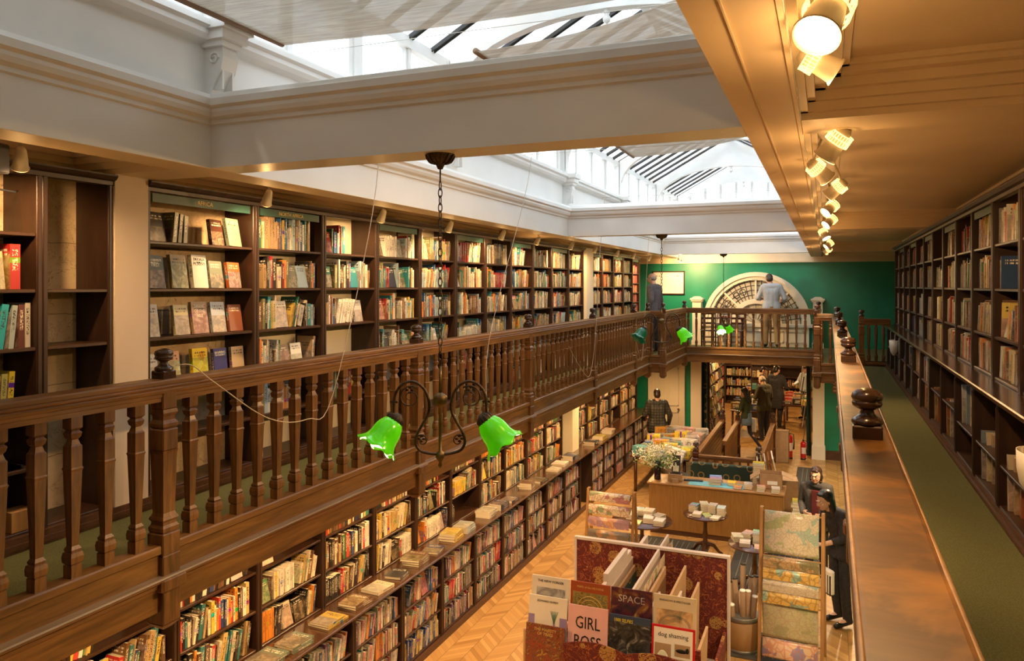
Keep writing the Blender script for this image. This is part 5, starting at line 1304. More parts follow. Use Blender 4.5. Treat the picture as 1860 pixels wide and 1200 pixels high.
# extinguishers
def ext(label,x,y,h,r):
    t=thing('fire_extinguisher',label,'fire extinguisher',(x,y,0),0,'fire extinguishers by the pier')
    b=MB(); b.lathe([(r*.9,0),(r,.01),(r,h*.78),(r*.85,h*.84),(r*.4,h*.88),(r*.3,h*.9)],24); b.build('cylinder',M['red'],t)
    b=MB(); b.lathe([(r*1.03,.0),(r*1.05,.02),(r*1.03,.04)],24); b.lathe([(r*.32,h*.88),(r*.32,h*.95)],12); b.box(-.012,-.06,h*.95,.012,.05,h*.98); b.box(-.012,-.07,h*.99,.012,.03,h*1.01,M=None); b.build('valve',M['black'],t)
    b=MB(); b.tube([(0,.02,h*.93),(r*1.2,.02,h*.9),(r*1.35,0,h*.6),(r*1.25,0,h*.35)],[.012,.012,.012,.02],8); b.build('hose',M['black'],t)
    b=MB(); b.lathe([(r*1.005,h*.3),(r*1.005,h*.6)],24); keep=[i for i,f in enumerate(b.f) if len(f)<=4][:9]; b.f=[b.f[i] for i in keep]; b.m=[0]*len(keep); b.c=[None]*len(keep); b.u=[None]*len(keep); b.sm=[True]*len(keep); b.build('instruction_label',M['paper'],t,).rotation_euler=(0,0,-2.2)
ext('larger red fire extinguisher in front of the dark display panel',-.86,19.9,.66,.095); ext('smaller red fire extinguisher next to the cream pier',-.52,19.9,.5,.065)
# floor mats
def mat(label,x0,y0,x1,y1,h=.012):
    t=thing('floor_mat',label,'mat',((x0+x1)/2,(y0+y1)/2,0)); w=(x1-x0)/2;d=(y1-y0)/2
    b=MB(); b.bbox(-w,-d,0.0005,w,d,h,.003); b.build('mat_base',M['mat'],t); b=MB(); k=-w+.12
    while k<w-.1: b.box(k,-d+.1,h,k+.012,d-.1,h+.002); k+=.09
    b.build('stripe',plain('mat_stripe_grey',(.16,.15,.12),.9),t)
mat('striped grey floor mat in front of the desk on the left',-3.2,12.1,-1.75,12.8); mat('striped grey floor mat under the right round table',-1.35,11.0,-.1,12.75); mat('striped grey floor mat beneath the tall map stand and tube drum',-1.5,9.0,-.2,9.75); mat('long striped grey runner mat by the extinguishers right of the desk',-.62,14.6,-.3,19.0)
# round tables
def rtable(label,x,y,r,h,g='pedestal tables with book stacks'):
    t=thing('pedestal_table',label,'table',(x,y,0),0,g)
    b=MB(); b.lathe([(.0005,h-.03),(r*.9,h-.03),(r*.97,h-.025),(r,h-.012),(r*.99,h),(.0005,h)],40); b.build('tabletop',M['mahog'],t)
    b=MB(); b.lathe([(.05,.12),(.06,.16),(.045,.22),(.03,.28),(.045,.34),(.032,.4),(.028,.52),(.04,.55),(.055,h-.03)],20); b.build('pedestal',M['mahog'],t)
    for k in range(3):
        a=2*pi*k/3+.5; b=MB(); b.tube([(cos(a)*.03,sin(a)*.03,.2),(cos(a)*.14,sin(a)*.14,.16),(cos(a)*.22,sin(a)*.22,.06),(cos(a)*.28,sin(a)*.28,.02)],[.03,.028,.022,.02],10); b.build('leg',M['mahog'],t)
rtable('small round pedestal table with paperback piles before the middle of the desk',-1.76,12.2,.34,.66); rtable('wide round pedestal table with white books behind the left wrapping paper stand',-2.62,11.55,.46,.66); rtable('round pedestal table with books half hidden by the tall map stand',-.92,11.05,.36,.66)
def pile(x,y,z0,n,cn,c,top,rz,lab,w=.125,h=.19,t=.024):
    z=z0
    for k in range(n):
        cc=c if k<n-1 else top
        ubook('%s paperback, %s up, %s'%(cn if k<n-1 else 'topmost '+cn,ordw(k),lab),x,y,z,w,h,t,cc,pi/2+rz+R.uniform(-.05,.05),'paperback piles on the round tables'); z+=t+.0012
cr=(.62,.56,.42)
for (x,y,n,top,cn,lab,rz) in [(-1.95,12.32,4,(.12,.35,.45),'blue-topped','left back pile on the small round table',-.2),(-1.80,12.38,5,(.66,.6,.52),'white-topped','tallest pile on the small round table',.3),(-1.66,12.34,5,(.42,.38,.40),'grey-topped','pile right of the tallest on the small round table',-.1),(-1.52,12.25,5,(.32,.45,.52),'pale blue-topped','right back pile on the small round table',0),(-1.86,12.06,2,(.62,.55,.48),'pinkish','left front pile on the small round table',0),(-1.72,12.10,1,(.6,.6,.12),'yellow','single book at the front middle of the small round table',.5),(-1.58,12.02,1,(.66,.62,.52),'white','single book at the front right of the small round table',-.2)]:
    pile(x,y,.661,n,cn,cr,top,rz,lab)
for (x,y,n,top,cn,lab,rz) in [(-2.72,11.82,3,(.15,.35,.5),'blue-topped','far left pile on the wide round table',.2),(-2.55,11.75,4,(.66,.62,.55),'white-topped','middle back pile on the wide round table',0),(-2.38,11.62,3,(.5,.45,.3),'cream-topped','right back pile on the wide round table',-.3),(-2.5,11.48,3,(.64,.6,.55),'white-covered','middle front pile on the wide round table',.1),(-2.32,11.40,3,(.6,.58,.56),'white-covered','right front pile on the wide round table',0),(-2.66,11.32,1,(.5,.36,.05),'golden','single book at the front of the wide round table',0),(-2.78,11.56,3,(.6,.58,.5),'white-covered','left pile on the wide round table',0)]:
    pile(x,y,.661,n,cn,cr,top,rz,lab,.15,.21)
for (x,y,n,top,cn,lab,rz) in [(-1.16,11.12,3,(.6,.5,.45),'pinkish','left pile on the round table by the map stand',.3),(-1.02,11.22,4,(.6,.35,.28),'pink-topped','back pile on the round table by the map stand',-.3),(-.88,11.12,6,(.2,.5,.32),'mint-topped','tall pile on the round table by the map stand',.05),(-1.04,10.95,2,(.64,.6,.52),'white-covered','front left pile on the round table by the map stand',0),(-.84,10.88,1,(.6,.45,.36),'peach','front single book on the round table by the map stand',.1)]:
    pile(x,y,.661,n,cn,cr,top,rz,lab,.14,.2)

# ------------------------------------------------------------------ map and wrapping paper stands
def stand(label,x,y,rz,Wd,H,rolls,sheets,grp):
    t=thing('map_stand',label,'display stand',(x,y,0),rz,grp)
    for sx in (-Wd/2,Wd/2):
        for q,(ya,yb) in enumerate(((-.22,-.02),(.24,.02))):
            b=MB(); L=math.hypot(yb-ya,H); b.bbox(-.018,-.014,0,.018,.014,L,.003,M=Tr(sx,ya,0)@Rx(-math.atan2(yb-ya,H))); b.build('post',M['pine'],t)
    k=(.20)/H
    for z_,m_,kind in rolls:
        ya=-.22+k*z_
        b=MB(); b.tube([(-Wd/2+.0,ya,z_),(Wd/2,ya,z_)],.009,8); rod=b.build('rod',M['pine'],t)
        if kind=='roll':
            b=MB(); b.tube([(-Wd/2+.035,ya-.035,z_-.03),(Wd/2-.035,ya-.035,z_-.03)],.042,16); 
            b.build('paper_roll',M[m_],t)
            b=MB(); b.prism([(-Wd/2+.035,ya-.074,z_-.02),(-Wd/2+.035,ya-.077,z_-.02),(-Wd/2+.035,ya-.070,z_-.105),(-Wd/2+.035,ya-.066,z_-.105)],(Wd-.07,0,0)); b.build('hanging_edge',M[m_],t)
        else:
            hh=kind; n=10; b=MB()
            prof=[(ya+.03,z_-.03),(ya+.02,z_+.005),(ya,z_+.016),(ya-.02,z_+.005)]+[(ya-.024-.012*sin(pi*q/n)-.05*k*q,z_-hh*q/n) for q in range(1,n+1)]
            poly=[(-Wd/2+.04,y_,zz) for y_,zz in prof]; back=[(-Wd/2+.04,y_+.003,zz+.001) for y_,zz in prof[::-1]]
            NP=len(poly); b.add(poly+[(p_[0]+Wd-.08,p_[1],p_[2]) for p_ in poly],[(i,i+1,NP+i+1,NP+i) for i in range(NP-1)],sm=True)
            o=b.build('hanging_sheet',M[m_],t); o.modifiers.new('thickness','SOLIDIFY').thickness=.002
    return t
G1='stands of maps and wrapping paper'
stand('tall wooden map stand with city maps beside the reading women',-.36,9.2,-.06,.66,1.70,[(1.66,'map1',.45),(1.17,'map3','roll'),(1.04,'map2','roll'),(.91,'map1','roll'),(.78,'map2','roll'),(.67,'map4',.36),(.27,'map5',.17)],None,G1)
b=MB(); b.box(-.27,-.012,.0,.27,.0,.13); o=b.build('printed_sheet',M['map5'],loc=(-.36,8.93,.03)); bpy.data.objects.remove(o)
stand('shorter wooden stand of patterned wrapping paper left behind the print browser',-2.62,9.75,-.03,.62,1.56,[(1.52,'wrap1','roll'),(1.36,'wrap1','roll'),(1.20,'wrap3','roll'),(1.04,'wrap2','roll'),(.88,'wrap3','roll'),(.70,'wrap1','roll'),(.5,'wrap2','roll')],None,G1)
# tube drum
t=thing('tube_drum','round tan drum holding upright cardboard map tubes by the map stand','drum',(-.92,9.28,0))
b=MB(); b.lathe([(.20,.03),(.205,.05),(.205,.40),(.195,.40),(.195,.05),(.0005,.05)],36); b.build('drum_wall',M['drum'],t)
b=MB(); b.lathe([(.207,.36),(.212,.37),(.212,.41),(.205,.415),(.198,.41)],36); b.build('metal_band',M['drumband'],t); b=MB(); b.lathe([(.0005,0),(.21,0),(.212,.02),(.212,.04),(.206,.045)],36); b.build('metal_band',M['drumband'],t)
rr=random.Random(9)
tb=[(-.13,-.05,-.22,-.12,.62),(-.09,-.12,-.12,-.2,.55),(-.05,.05,-.14,.05,.75),(.0,.08,.01,.12,.95),(.03,-.08,.03,-.16,.72),(.08,-.04,.1,-.08,.70),(.12,.05,.2,.08,.84),(-.02,-.02,-.1,.02,.80),(.13,-.08,.2,-.12,.66),(.07,.10,.12,.18,.8)]
for k,(x0,y0,x1,y1,h) in enumerate(tb):
    a=Vector((-.92+x0*.8,9.28+y0*.8,.06)); c=Vector((-.92+x1*.8,9.28+y1*.8,h)); Q=align(a,c); L=(c-a).length
    t=thing('map_tube','cardboard map tube in the drum, '+['leaning farthest left','short one at the front left with white cap','dark-ended one left of centre','tallest upright at the back','front centre with white cap','front right of centre with white cap','leaning right with black cap','behind the left capped tube','leaning far right low','back right'][k],'tube',tuple(a),0,'map tubes in the drum')
    Q0=Tr(*(-a))@Q
    b=MB(); b.lathe([(.030,0),(.030,L)],16,0,Q0); b.build('tube_wall',M['tube'],t)
    b=MB(); b.lathe([(.031,L-.01),(.033,L-.005),(.033,L+.006),(.0005,L+.006)],16,0,Q0); b.build('end_cap',M['paper'] if k in(1,4,5,8,0) else M['black'],t)

# ------------------------------------------------------------------ print browser with calendars
TB=t=thing('print_browser','floral red and gold fabric print browser full of prints behind the calendars','print browser',(-1.8,7.5,0))
def P_(x0,y0,z0,x1,y1,z1,m,name,b_=.003): b=MB(); b.bbox(x0+1.8,y0-7.5,z0,x1+1.8,y1-7.5,z1,b_); return b.build(name,M[m],t)
P_(-2.66,8.38,.10,-.98,8.42,1.33,'damask','end_panel'); P_(-2.66,8.37,1.33,-.98,8.43,1.36,'mdf','edge_trim'); P_(-2.69,8.37,.10,-2.66,8.43,1.36,'mdf','edge_trim'); P_(-.98,8.37,.1,-.95,8.43,1.36,'mdf','edge_trim')
P_(-2.60,6.66,.10,-1.0,6.69,1.10,'damask','front_panel'); P_(-2.62,6.69,.10,-2.59,8.38,.55,'damask','side_panel'); P_(-1.02,6.69,.10,-.99,8.38,.55,'damask','side_panel')
P_(-2.6,6.7,.2,-1.0,8.38,.23,'mdf','trough_floor')
for sx in (-2.64,-.98):
    for sy in (6.7,8.4):
        b=MB(); b.tube([(sx+1.8,sy-7.5,0),(sx+1.8,sy-7.5,1.0)],.02,8); b.build('leg',M['pine'],t)
P_(-2.04,6.72,.23,-2.00,9.15,1.22,'mdf','divider'); P_(-2.04,6.72,1.22,-2.0,8.3,1.32,'mdf','divider'); P_(-2.045,7.3,1.32,-1.995,8.1,1.40,'mdf','divider')
for k,(x,y0,y1,z,m_) in enumerate([(-1.95,6.8,8.3,1.15,'greenfab'),(-1.66,7.0,8.9,1.34,'wrap1'),(-1.62,6.8,8.2,1.22,'goldart'),(-1.57,6.78,7.8,1.10,'sketch'),(-1.42,6.8,8.2,1.26,'wrap3'),(-1.38,6.76,7.8,1.14,'map1'),(-1.24,6.8,8.0,1.18,'wrap2'),(-1.20,6.76,7.5,1.04,'palecard'),(-1.08,6.76,7.4,1.0,'mdf')]):
    b=MB(); b.bbox(-.012,0,0,.012,y1-y0,z-.23,.002,M=Ry(radians(R.uniform(-3,4)))); o=b.build('framed_print',M['mdf'] if k%2 else M['card'],loc=(x,y0,.236)); tag(o,'print standing in the floral browser, %s from its left'%ordw(k),'print','prints in the floral browser')
    b=MB(); b.box(.0125,.03,.05,.014,y1-y0-.03,z-.27); b.build('picture',M[m_],o)
# calendars
cal=[ # col,row,name,label,base,art
 (0,0,'THE NEW YORKER','palecard','sketch',M['ink'],.030),(1,0,'MAPS of the HEAVENS','rust','goldart',M['inkg'],.026),(2,0,'SPACE','nebula','nebula',M['sketch'],.085),(3,0,'SIDESHOWS & SPECTACLES','sand','theatre',M['ink'],.022),
 (0,1,'EDWARD GOREY','palecard','palecard',M['ink'],.026),(1,1,'GIRL','pinkcard','pinkcard',M['ink'],.15),(2,1,'1000 SELFIES','navy','bwart',M['inky'],.040),(3,1,'dog shaming','palecard','card',M['ink'],.052),(0,2,'THE MAJESTY\nOF TREES','treeart','treeart',M['inkg'],.036)]
pos=['first from the left','second from the left','third from the left','rightmost']
for c_,r_,name,base,art,inkm,sz in cal:
    S=.372; zt=[1.555,1.40,1.17][r_]; y=6.60-.075*r_; x=-2.545+c_*.381
    if (c_,r_)==(1,1): zt=1.37
    if (c_,r_)==(2,1): zt=1.345
    if (c_,r_)==(3,1): zt=1.32
    t=thing('calendar','%s wall calendar titled %s in the rack, %s row'%({'palecard':'pale','rust':'rust brown','nebula':'dark','sand':'cream','pinkcard':'pink','navy':'black','treeart':'autumn coloured'}[base],name.replace('\n',' '),['top','middle','bottom'][r_]),'calendar',(x,y,zt-S),0,'wall calendars in the browser rack')
    Q=Rx(radians(-6))
    b=MB(); b.bbox(0,0,0,S,.012,S,.002,M=Q); b.build('cover',M[base] if name!='dog shaming' else M['red'],t)
    if name=='dog shaming': b=MB(); b.box(.02,-.001,.0,S-.02,0,S-.02,M=Q); b.build('cover_panel',M['palecard'],t)
    b=MB()
    if name=='THE NEW YORKER': b.box(.05,-.002,.03,S-.04,0,S-.10,M=Q)
    elif name.startswith('MAPS'): b.box(.02,-.002,.01,S-.02,0,S-.09,M=Q)
    elif name.startswith('SIDE'): b.box(.03,-.002,.0,S-.03,0,S-.12,M=Q)
    elif name=='1000 SELFIES': b.box(.0,-.002,.0,S,0,S-.06,M=Q)
    elif name=='dog shaming': b.box(.03,-.003,.0,.17,-.001,S-.15,M=Q); b.box(.20,-.003,.13,S-.04,-.001,S-.14,M=Q); b.box(.20,-.003,.0,S-.04,-.001,.11,M=Q)
    elif name=='SPACE': b.box(0,-.0015,0,S,0,S,M=Q)
    elif name=='EDWARD GOREY': b.box(0,-.002,.0,.06,0,.2,M=Q); b.box(S-.07,-.002,0,S,0,.2,M=Q); b.box(.24,-.002,.02,.26,0,.22,M=Q)
    if b.v:
        mm=M[art] if name!='EDWARD GOREY' else plain('lilac_print',(.30,.22,.40),.5)
        b.build('cover_picture',mm,t)
    if name.startswith('MAPS'):
        b=MB()
        for r2 in (.12,.09,.05): b.tube([Q@Vector((S/2+r2*cos(pi*2*q/32),-.003,.13+r2*sin(pi*2*q/32))) for q in range(32)],.003,5,closed=True)
        b.build('chart_ring',M['inkg'],t)
    if name=='EDWARD GOREY':
        b=MB(); b.tube([Q@Vector((.12,-.003,.02)),Q@Vector((.12,-.003,.08))],.008,6); b.sph(tuple(Q@Vector((.12,-.004,.088))),(.012,.003,.014),8,6); b.build('cover_figure',M['ink'],t); b=MB()
        for q in range(7): b.tube([Q@Vector((.25,-.003,.14)),Q@Vector((.25+.012*(q-3),-.003,.25))],.002,4)
        b.build('cover_plant',M['grn'],t)
    if name=='dog shaming':
        b=MB(); b.sph(tuple(Q@Vector((.10,-.006,.12))),(.04,.004,.05),12,8); b.sph(tuple(Q@Vector((.065,-.007,.10))),(.014,.003,.04),10,6); b.sph(tuple(Q@Vector((.135,-.007,.10))),(.014,.003,.04),10,6); b.build('cover_dog',M['petal'],t)
        b=MB(); b.sph(tuple(Q@Vector((.26,-.006,.18))),(.05,.004,.018),12,8); b.sph(tuple(Q@Vector((.31,-.006,.19))),(.015,.004,.025),10,6); b.build('cover_dog_dark',M['ink'],t)
    if name.startswith('SIDE'):
        b=MB(); 
        for s2 in (1,.93): b.tube([Q@Vector((S/2-.14*s2*cos(pi*q/16),-.002,.07+.14*s2*abs(sin(pi*q/16))**.6)) for q in range(17)],.002,5)
        b.build('stage_arch',M['signgreen'],t)
    for q,ln in enumerate(name.split('\n')):
        yy={'GIRL':S-.15,'SPACE':S-.09,'dog shaming':S-.075}.get(name,S-.045)
        sx={'GIRL':.75,'1000 SELFIES':.8,'SPACE':1.0}.get(name,1.0)
        text('title',ln,sz,inkm,t,Q@Tr(S/2 if name!='1000 SELFIES' else .13,-.0035,yy-q*sz)@Rx(pi/2),.0006,sx=sx)
    if name=='GIRL': text('subtitle','BOSS',.15,inkm,t,Q@Tr(S/2,-.0035,.06)@Rx(pi/2),.0006,sx=.75)
b=MB(); pts=[(-2.165,6.42,.1)]+[(-2.165+1.13*q/16,6.42,1.07+.05*sin(pi*((q/16*2)%1.0))) for q in range(17)]+[(-1.035,6.42,.1)]
b.prism([(p[0]+1.8,p[1]-7.5,p[2]) for p in pts],(0,.012,0)); b.build('front_flap',M['damask'],TB)
# wooden block on the opposite gallery floor shelf
b=MB(); b.bbox(-.06,-.07,0,.06,.07,.12,.003); tag(b.build('wooden_block',M['pine'],loc=(-4.36,2.98,G+.101)),'pale wooden block on the floor shelf of the nearest opposite bay','block')

# ------------------------------------------------------------------ far room furniture
t=bookcase('bookcase','warm lit wall of face-out books left inside the far opening','L',-2.86,20.6,0,3.2,2.45,.2,[.3,.62,.94,1.26,1.58,1.90,2.18],'far room shelves',cornice=False,backmat=M['wood_dark'])
far=MB()
rf=random.Random(21)
for l in [.3,.62,.94,1.26,1.58,1.90,2.18]:
    n0=len(BOOKS); fill(caseframe('L',-2.86,20.64,l),3.1,.28,.2,'warm',('far room','far room',0),rf,face=.85,gap=.02,lean=.1,front=.0)
    for bk in BOOKS[n0:]: book_geo(far,bk['t'],bk['d'],bk['h'],bk['col'],bk['seed'],bk['M'])
t=bookcase('bookcase','tall bookcase across the back of the far room behind the dark-coated man','L',0,0,0,4.2,2.45,.3,[.3,.66,1.02,1.38,1.74,2.1],'far room shelves',cornice=False,backmat=M['wood_dark'])
t.location=(-3.4,28.4,0); t.rotation_euler=(0,0,0)
for l in [.3,.66,1.02,1.38,1.74,2.1]:
    n0=len(BOOKS); fill(Tr(-3.36,28.4,l),4.1,.32,.3,'warm',('far room','far room',0),rf,face=.1,gap=.02)
    for bk in BOOKS[n0:]: book_geo(far,bk['t'],bk['d'],bk['h'],bk['col'],bk['seed'],bk['M'])
t=thing('panel_bookcase','freestanding half-height book display pane in the far room before the back shelves','bookcase',(-1.9,25.6,0)); b=MB(); b.bbox(-.35,0,0,.35,.35,2.3,.01); b.build('case_body',M['wood_dark'],t)
for l in (.5,.9,1.3,1.7): b=MB(); b.box(-.33,-.02,l,.33,0,l+.02); b.build('shelf',M['wood_darkh'],t)
for l in (.52,.92,1.32,1.72):
    n0=len(BOOKS); fill(Tr(-2.23,25.48,l),.66,.34,.12,'warm',('far room','far room',0),rf,face=.9,gap=0,front=.0)
    for bk in BOOKS[n0:]: book_geo(far,bk['t'],bk['d'],bk['h'],bk['col'],bk['seed'],bk['M'])
def btable(label,x,y,w,d):
    t=thing('book_table',label,'table',(x,y,0),0,'book tables in the far room'); b=MB(); b.bbox(-w/2,-d/2,.72,w/2,d/2,.76,.008); b.build('tabletop',M['mahog'],t)
    for sx in (-1,1):
        for sy in (-1,1): b=MB(); b.tube([(sx*(w/2-.06),sy*(d/2-.06),0),(sx*(w/2-.06),sy*(d/2-.06),.72)],.03,8); b.build('leg',M['mahog'],t)
    nx=int(w/.26); ny=int(d/.3)
    for i in range(nx):
        for j in range(ny):
            hh=rf.uniform(.06,.2); book_geo(far,hh,.18,.24,jit(rf.choice(PAL['warm'])[1],rf),rf.random(),Tr(x-w/2+.13+i*.26,y-d/2+.16+j*.3,.761+hh)@Rz(rf.uniform(-.1,.1))@Ry(pi/2)@Tr(0,-.09,-.12))
btable('book-piled table left behind the walking woman in the far room',-2.0,22.9,1.0,1.6); btable('book-piled table beside the dark-coated man in the far room',-.75,24.6,.9,1.8); btable('deepest book-piled table in the far room',-1.9,26.9,1.2,.9)
fo=far.build('display_books',[M['book']]); fo['kind']='stuff'; fo['label']='books massed on the shelves and tables of the far room'; fo['category']='books'
# right leaning display inside the opening
t=thing('exhibition_board','dark patterned display panel with leaning framed boards beside the extinguishers','board',(-.42,20.5,0))
b=MB(); b.bbox(-.04,-.1,0,.04,1.9,2.4,.005); b.build('panel',M['greenfab'],t)
for k in range(5):
    b=MB(); b.bbox(-.012,0,0,.012,.28,.62,.003,M=Tr(-.12-.03*k,.1+.3*k,.35+.3*k)@Ry(radians(8))@Rx(radians(-20))); b.build('leaning_board',M[['goldart','palecard','sketch','wrap2','palecard'][k]],t)
t=thing('exhibition_board','dark patterned panel left inside the opening beside the slanted books','board',(-2.95,20.4,0)); b=MB(); b.bbox(-.03,-.02,0,.04,.18,2.4,.004); b.build('panel',M['greenfab'],t)

t=thing('loudspeaker','black box loudspeaker high in the nearest bay of the opposite gallery','loudspeaker',(-4.16,2.58,CZ+.60),.2)
b=MB(); b.bbox(-.13,-.14,0,.13,.14,.16,.008); b.build('cabinet',M['black'],t); b=MB(); b.lathe([(.0005,0),(.05,0),(.055,.006),(.02,-.004)],20,0,Tr(.131,0,.08)@Ry(pi/2)); b.build('grille',M['mat'],t)
b=MB(); b.tube([(-.1,.1,.02),(-.05,.2,-.06),(-.02,.32,-.07),(-.1,.42,-.05)],.006,6); b.build('cable',M['black'],t)
# ------------------------------------------------------------------ people
def capsule(b,p,q,r0,r1,seg=14,fl=1.0):
    p=Vector(p);q=Vector(q); L=(q-p).length
    if L<1e-4: q=p+Vector((0,0,.001)); L=.001
    Q=align(p,q); prof=[]
    for i in range(5): a=pi/2*i/4; prof.append((max(.0004,r0*sin(a)),-r0*cos(a)))
    for i in range(5): a=pi/2*i/4; prof.append((max(.0004,r1*cos(a)),L+r1*sin(a)))
    b.lathe(prof,seg,0,Q)
def remesh(b,voxel,smooth=3,factor=.5):
    me=b.build('tmp',[],data=True); o=bpy.data.objects.new('tmp',me); COL.objects.link(o)
    m=o.modifiers.new('r','REMESH'); m.mode='VOXEL'; m.voxel_size=voxel; m.use_smooth_shade=True
    if smooth: s=o.modifiers.new('s','SMOOTH'); s.factor=factor; s.iterations=smooth
    dg=bpy.context.evaluated_depsgraph_get(); n=bpy.data.meshes.new_from_object(o.evaluated_get(dg))
    bpy.data.objects.remove(o); bpy.data.meshes.remove(me)
    return n
DEF=dict(pelvis=(0,0,.95),waist=(0,.0,1.08),chest=(0,0,1.28),neck=(0,-.01,1.46),head=(0,.02,1.60),
 shL=(-.175,0,1.41),elL=(-.23,-.03,1.13),wrL=(-.23,.07,.89),haL=(-.225,.10,.80),shR=(.175,0,1.41),elR=(.23,-.03,1.13),wrR=(.23,.07,.89),haR=(.225,.10,.80),
 hipL=(-.09,0,.93),knL=(-.10,.02,.50),anL=(-.10,-.02,.09),toL=(-.115,.13,.04),hipR=(.09,0,.93),knR=(.10,.02,.50),anR=(.10,-.02,.09),toR=(.115,.13,.04))
def person(label,loc,rotz,scale=1.0,pose={},top=None,top_mat=None,top_long=0,legs='trousers',leg_mat=None,skirt=None,hair=None,hair_mat=None,hair_style='short',female=False,vox=.011,glasses=False,headdir=(0,1,-.25),tilt=0,extra=None,sleeve=1.0,heavy=1.0):
    J={k:Vector(v) for k,v in DEF.items()}; J.update({k:Vector(v) for k,v in pose.items()})
    t=thing('person',label,'person',loc,rotz); t.scale=(scale,)*3
    b=MB(); w=.92 if female else 1.0; w*=heavy
    def torso(b,inf=0,low=True):
        capsule(b,J['shL'].lerp(J['shR'],.12),J['shR'].lerp(J['shL'],.12),.062*w+inf,.062*w+inf)
        for s,sh,hp in ((-1,'shL','hipL'),(1,'shR','hipR')):
            side=(J['shR']-J['shL']).normalized()*s
            capsule(b,J['chest']+side*.065*w,J['waist']+side*.055*w,.098*w+inf,.085*w+inf)
            capsule(b,J[sh].lerp(J['chest'],.25),J['chest']+side*.07*w,.07*w+inf,.098*w+inf)
            if low: capsule(b,J['waist']+side*.05*w,J[hp]+Vector((0,0,.01)),.088*w+inf,.100*w+inf)
        capsule(b,J['chest'],J['pelvis'],.10*w+inf,.10*w+inf)
    torso(b)
    H=J['head']; hd=Vector(headdir).normalized(); hr=hd.cross(Vector((sin(radians(tilt)),0,cos(radians(tilt))))).normalized(); hu=hr.cross(hd)
    HM=Matrix((( hr.x,hd.x,hu.x,H.x),(hr.y,hd.y,hu.y,H.y),(hr.z,hd.z,hu.z,H.z),(0,0,0,1)))
    capsule(b,J['neck']-Vector((0,0,.04)),H+hu*-.05-hd*.015,.056*w,.05*w)
    b.sph((0,-.012,.03),(.074,.092,.088),18,12,0,HM); b.sph((0,.018,-.035),(.060,.070,.078),18,12,0,HM); b.sph((0,.05,-.085),(.030,.028,.024),12,8,0,HM)
    capsule(b,HM@Vector((0,.088,.012)),HM@Vector((0,.106,-.028)),.008,.0135,10); b.sph((0,.092,.02),(.045,.012,.012),10,6,0,HM)
    for s in (-1,1): b.sph((s*.076,-.005,-.008),(.010,.020,.032),10,8,0,HM); b.sph((s*.035,.068,-.03),(.022,.02,.022),10,8,0,HM)
    # arms
    for S,s in (('L',-1),('R',1)):
        capsule(b,J['sh'+S],J['el'+S],.052*w,.040*w); capsule(b,J['el'+S],J['wr'+S],.040*w,.026)
        wr=J['wr'+S]; ha=J['ha'+S]; d=(ha-wr).normalized()
        pn=J.get('pn'+S,Vector((s,0,0)))           # back-of-hand normal
        pn=(pn-d*pn.dot(d)).normalized(); ac=d.cross(pn)*s
        for q in range(4):
            off=ac*(.018*(q-1.5)); k=wr+d*.085+off; capsule(b,wr+d*.01+off*.6,k,.015,.012,10)
            L=[.038,.043,.041,.033][q]; cu=J.get('curl',Vector((.5,0,0))).x
            j1=k+(d*cos(cu*.6)-pn*sin(cu*.6))*L; j2=j1+(d*cos(cu*1.5)-pn*sin(cu*1.5))*L*.62; j3=j2+(d*cos(cu*2.2)-pn*sin(cu*2.2))*L*.5
            capsule(b,k,j1,.0095,.0085,8); capsule(b,j1,j2,.0085,.008,8); capsule(b,j2,j3,.008,.007,8)
        th=wr+d*.03-ac*.03; capsule(b,wr+d*.015-ac*.01,th,.013,.012,8); capsule(b,th,th+(d*.8-ac*.55-pn*.3).normalized()*.038,.011,.009,8)
        b.sph(tuple(th+(d*.9-ac*.4-pn*.4).normalized()*.055),.0095,8,6)
    for S in 'LR':
        capsule(b,J['hip'+S],J['kn'+S],.080*w,.054*w); capsule(b,J['kn'+S],J['an'+S],.054*w,.036); capsule(b,J['kn'+S].lerp(J['an'+S],.25)-Vector((0,.015,0)),J['kn'+S].lerp(J['an'+S],.5),.046*w,.038)
        capsule(b,J['an'+S],J['to'+S],.034,.026)
    body=remesh(b,min(vox,.0075),2); body.materials.append(M['skin']); bo=place(body,'body',t)
    # face
    for s in (-1,1):
        e=MB(); e.sph((s*.030,.079,.008),(.0115,.009,.0075),12,8,0,HM); eo=e.build('eye',M['paper'],t)
        e=MB(); e.sph((s*.030,.0865,.008),(.0050,.0025,.0050),10,6,0,HM); e.build('iris',M['ink'],eo)
        e=MB(); e.tube([HM@Vector((s*x,.094-.18*abs(x-.02)*.6,.026-.1*abs(x-.03))) for x in (.014,.024,.036,.047)],.0032,6); e.build('eyebrow',hair_mat or M['hairb'],t)
    e=MB(); e.sph((0,.090,-.052),(.021,.009,.0055),12,6,0,HM); e.sph((0,.089,-.059),(.017,.008,.005),12,6,0,HM); e.build('lips',plain('lip_colour',(.40,.11,.09),.45),t)
    # hair
    hm=hair_mat or M['hairb']; h=MB()
    if hair_style=='short':
        h.sph((0,-.022,.045),(.080,.094,.086),18,12,0,HM); h.sph((0,-.050,-.012),(.077,.064,.088),16,10,0,HM); h.sph((0,.045,.085),(.055,.04,.03),14,8,0,HM)
    elif hair_style=='balding':
        h.sph((0,-.045,.005),(.079,.066,.060),16,10,0,HM)
        for s in (-1,1): h.sph((s*.066,-.02,.012),(.016,.045,.034),12,8,0,HM)
    elif hair_style=='bob':
        h.sph((0,-.030,.047),(.082,.095,.088),20,12,0,HM); h.sph((0,-.050,-.03),(.090,.066,.080),18,12,0,HM)
        for s in (-1,1): h.sph((s*.079,-.006,-.02),(.011,.034,.075),12,10,0,HM)
        h.sph((0,.060,.076),(.058,.026,.026),14,8,0,HM)
    elif hair_style=='long':
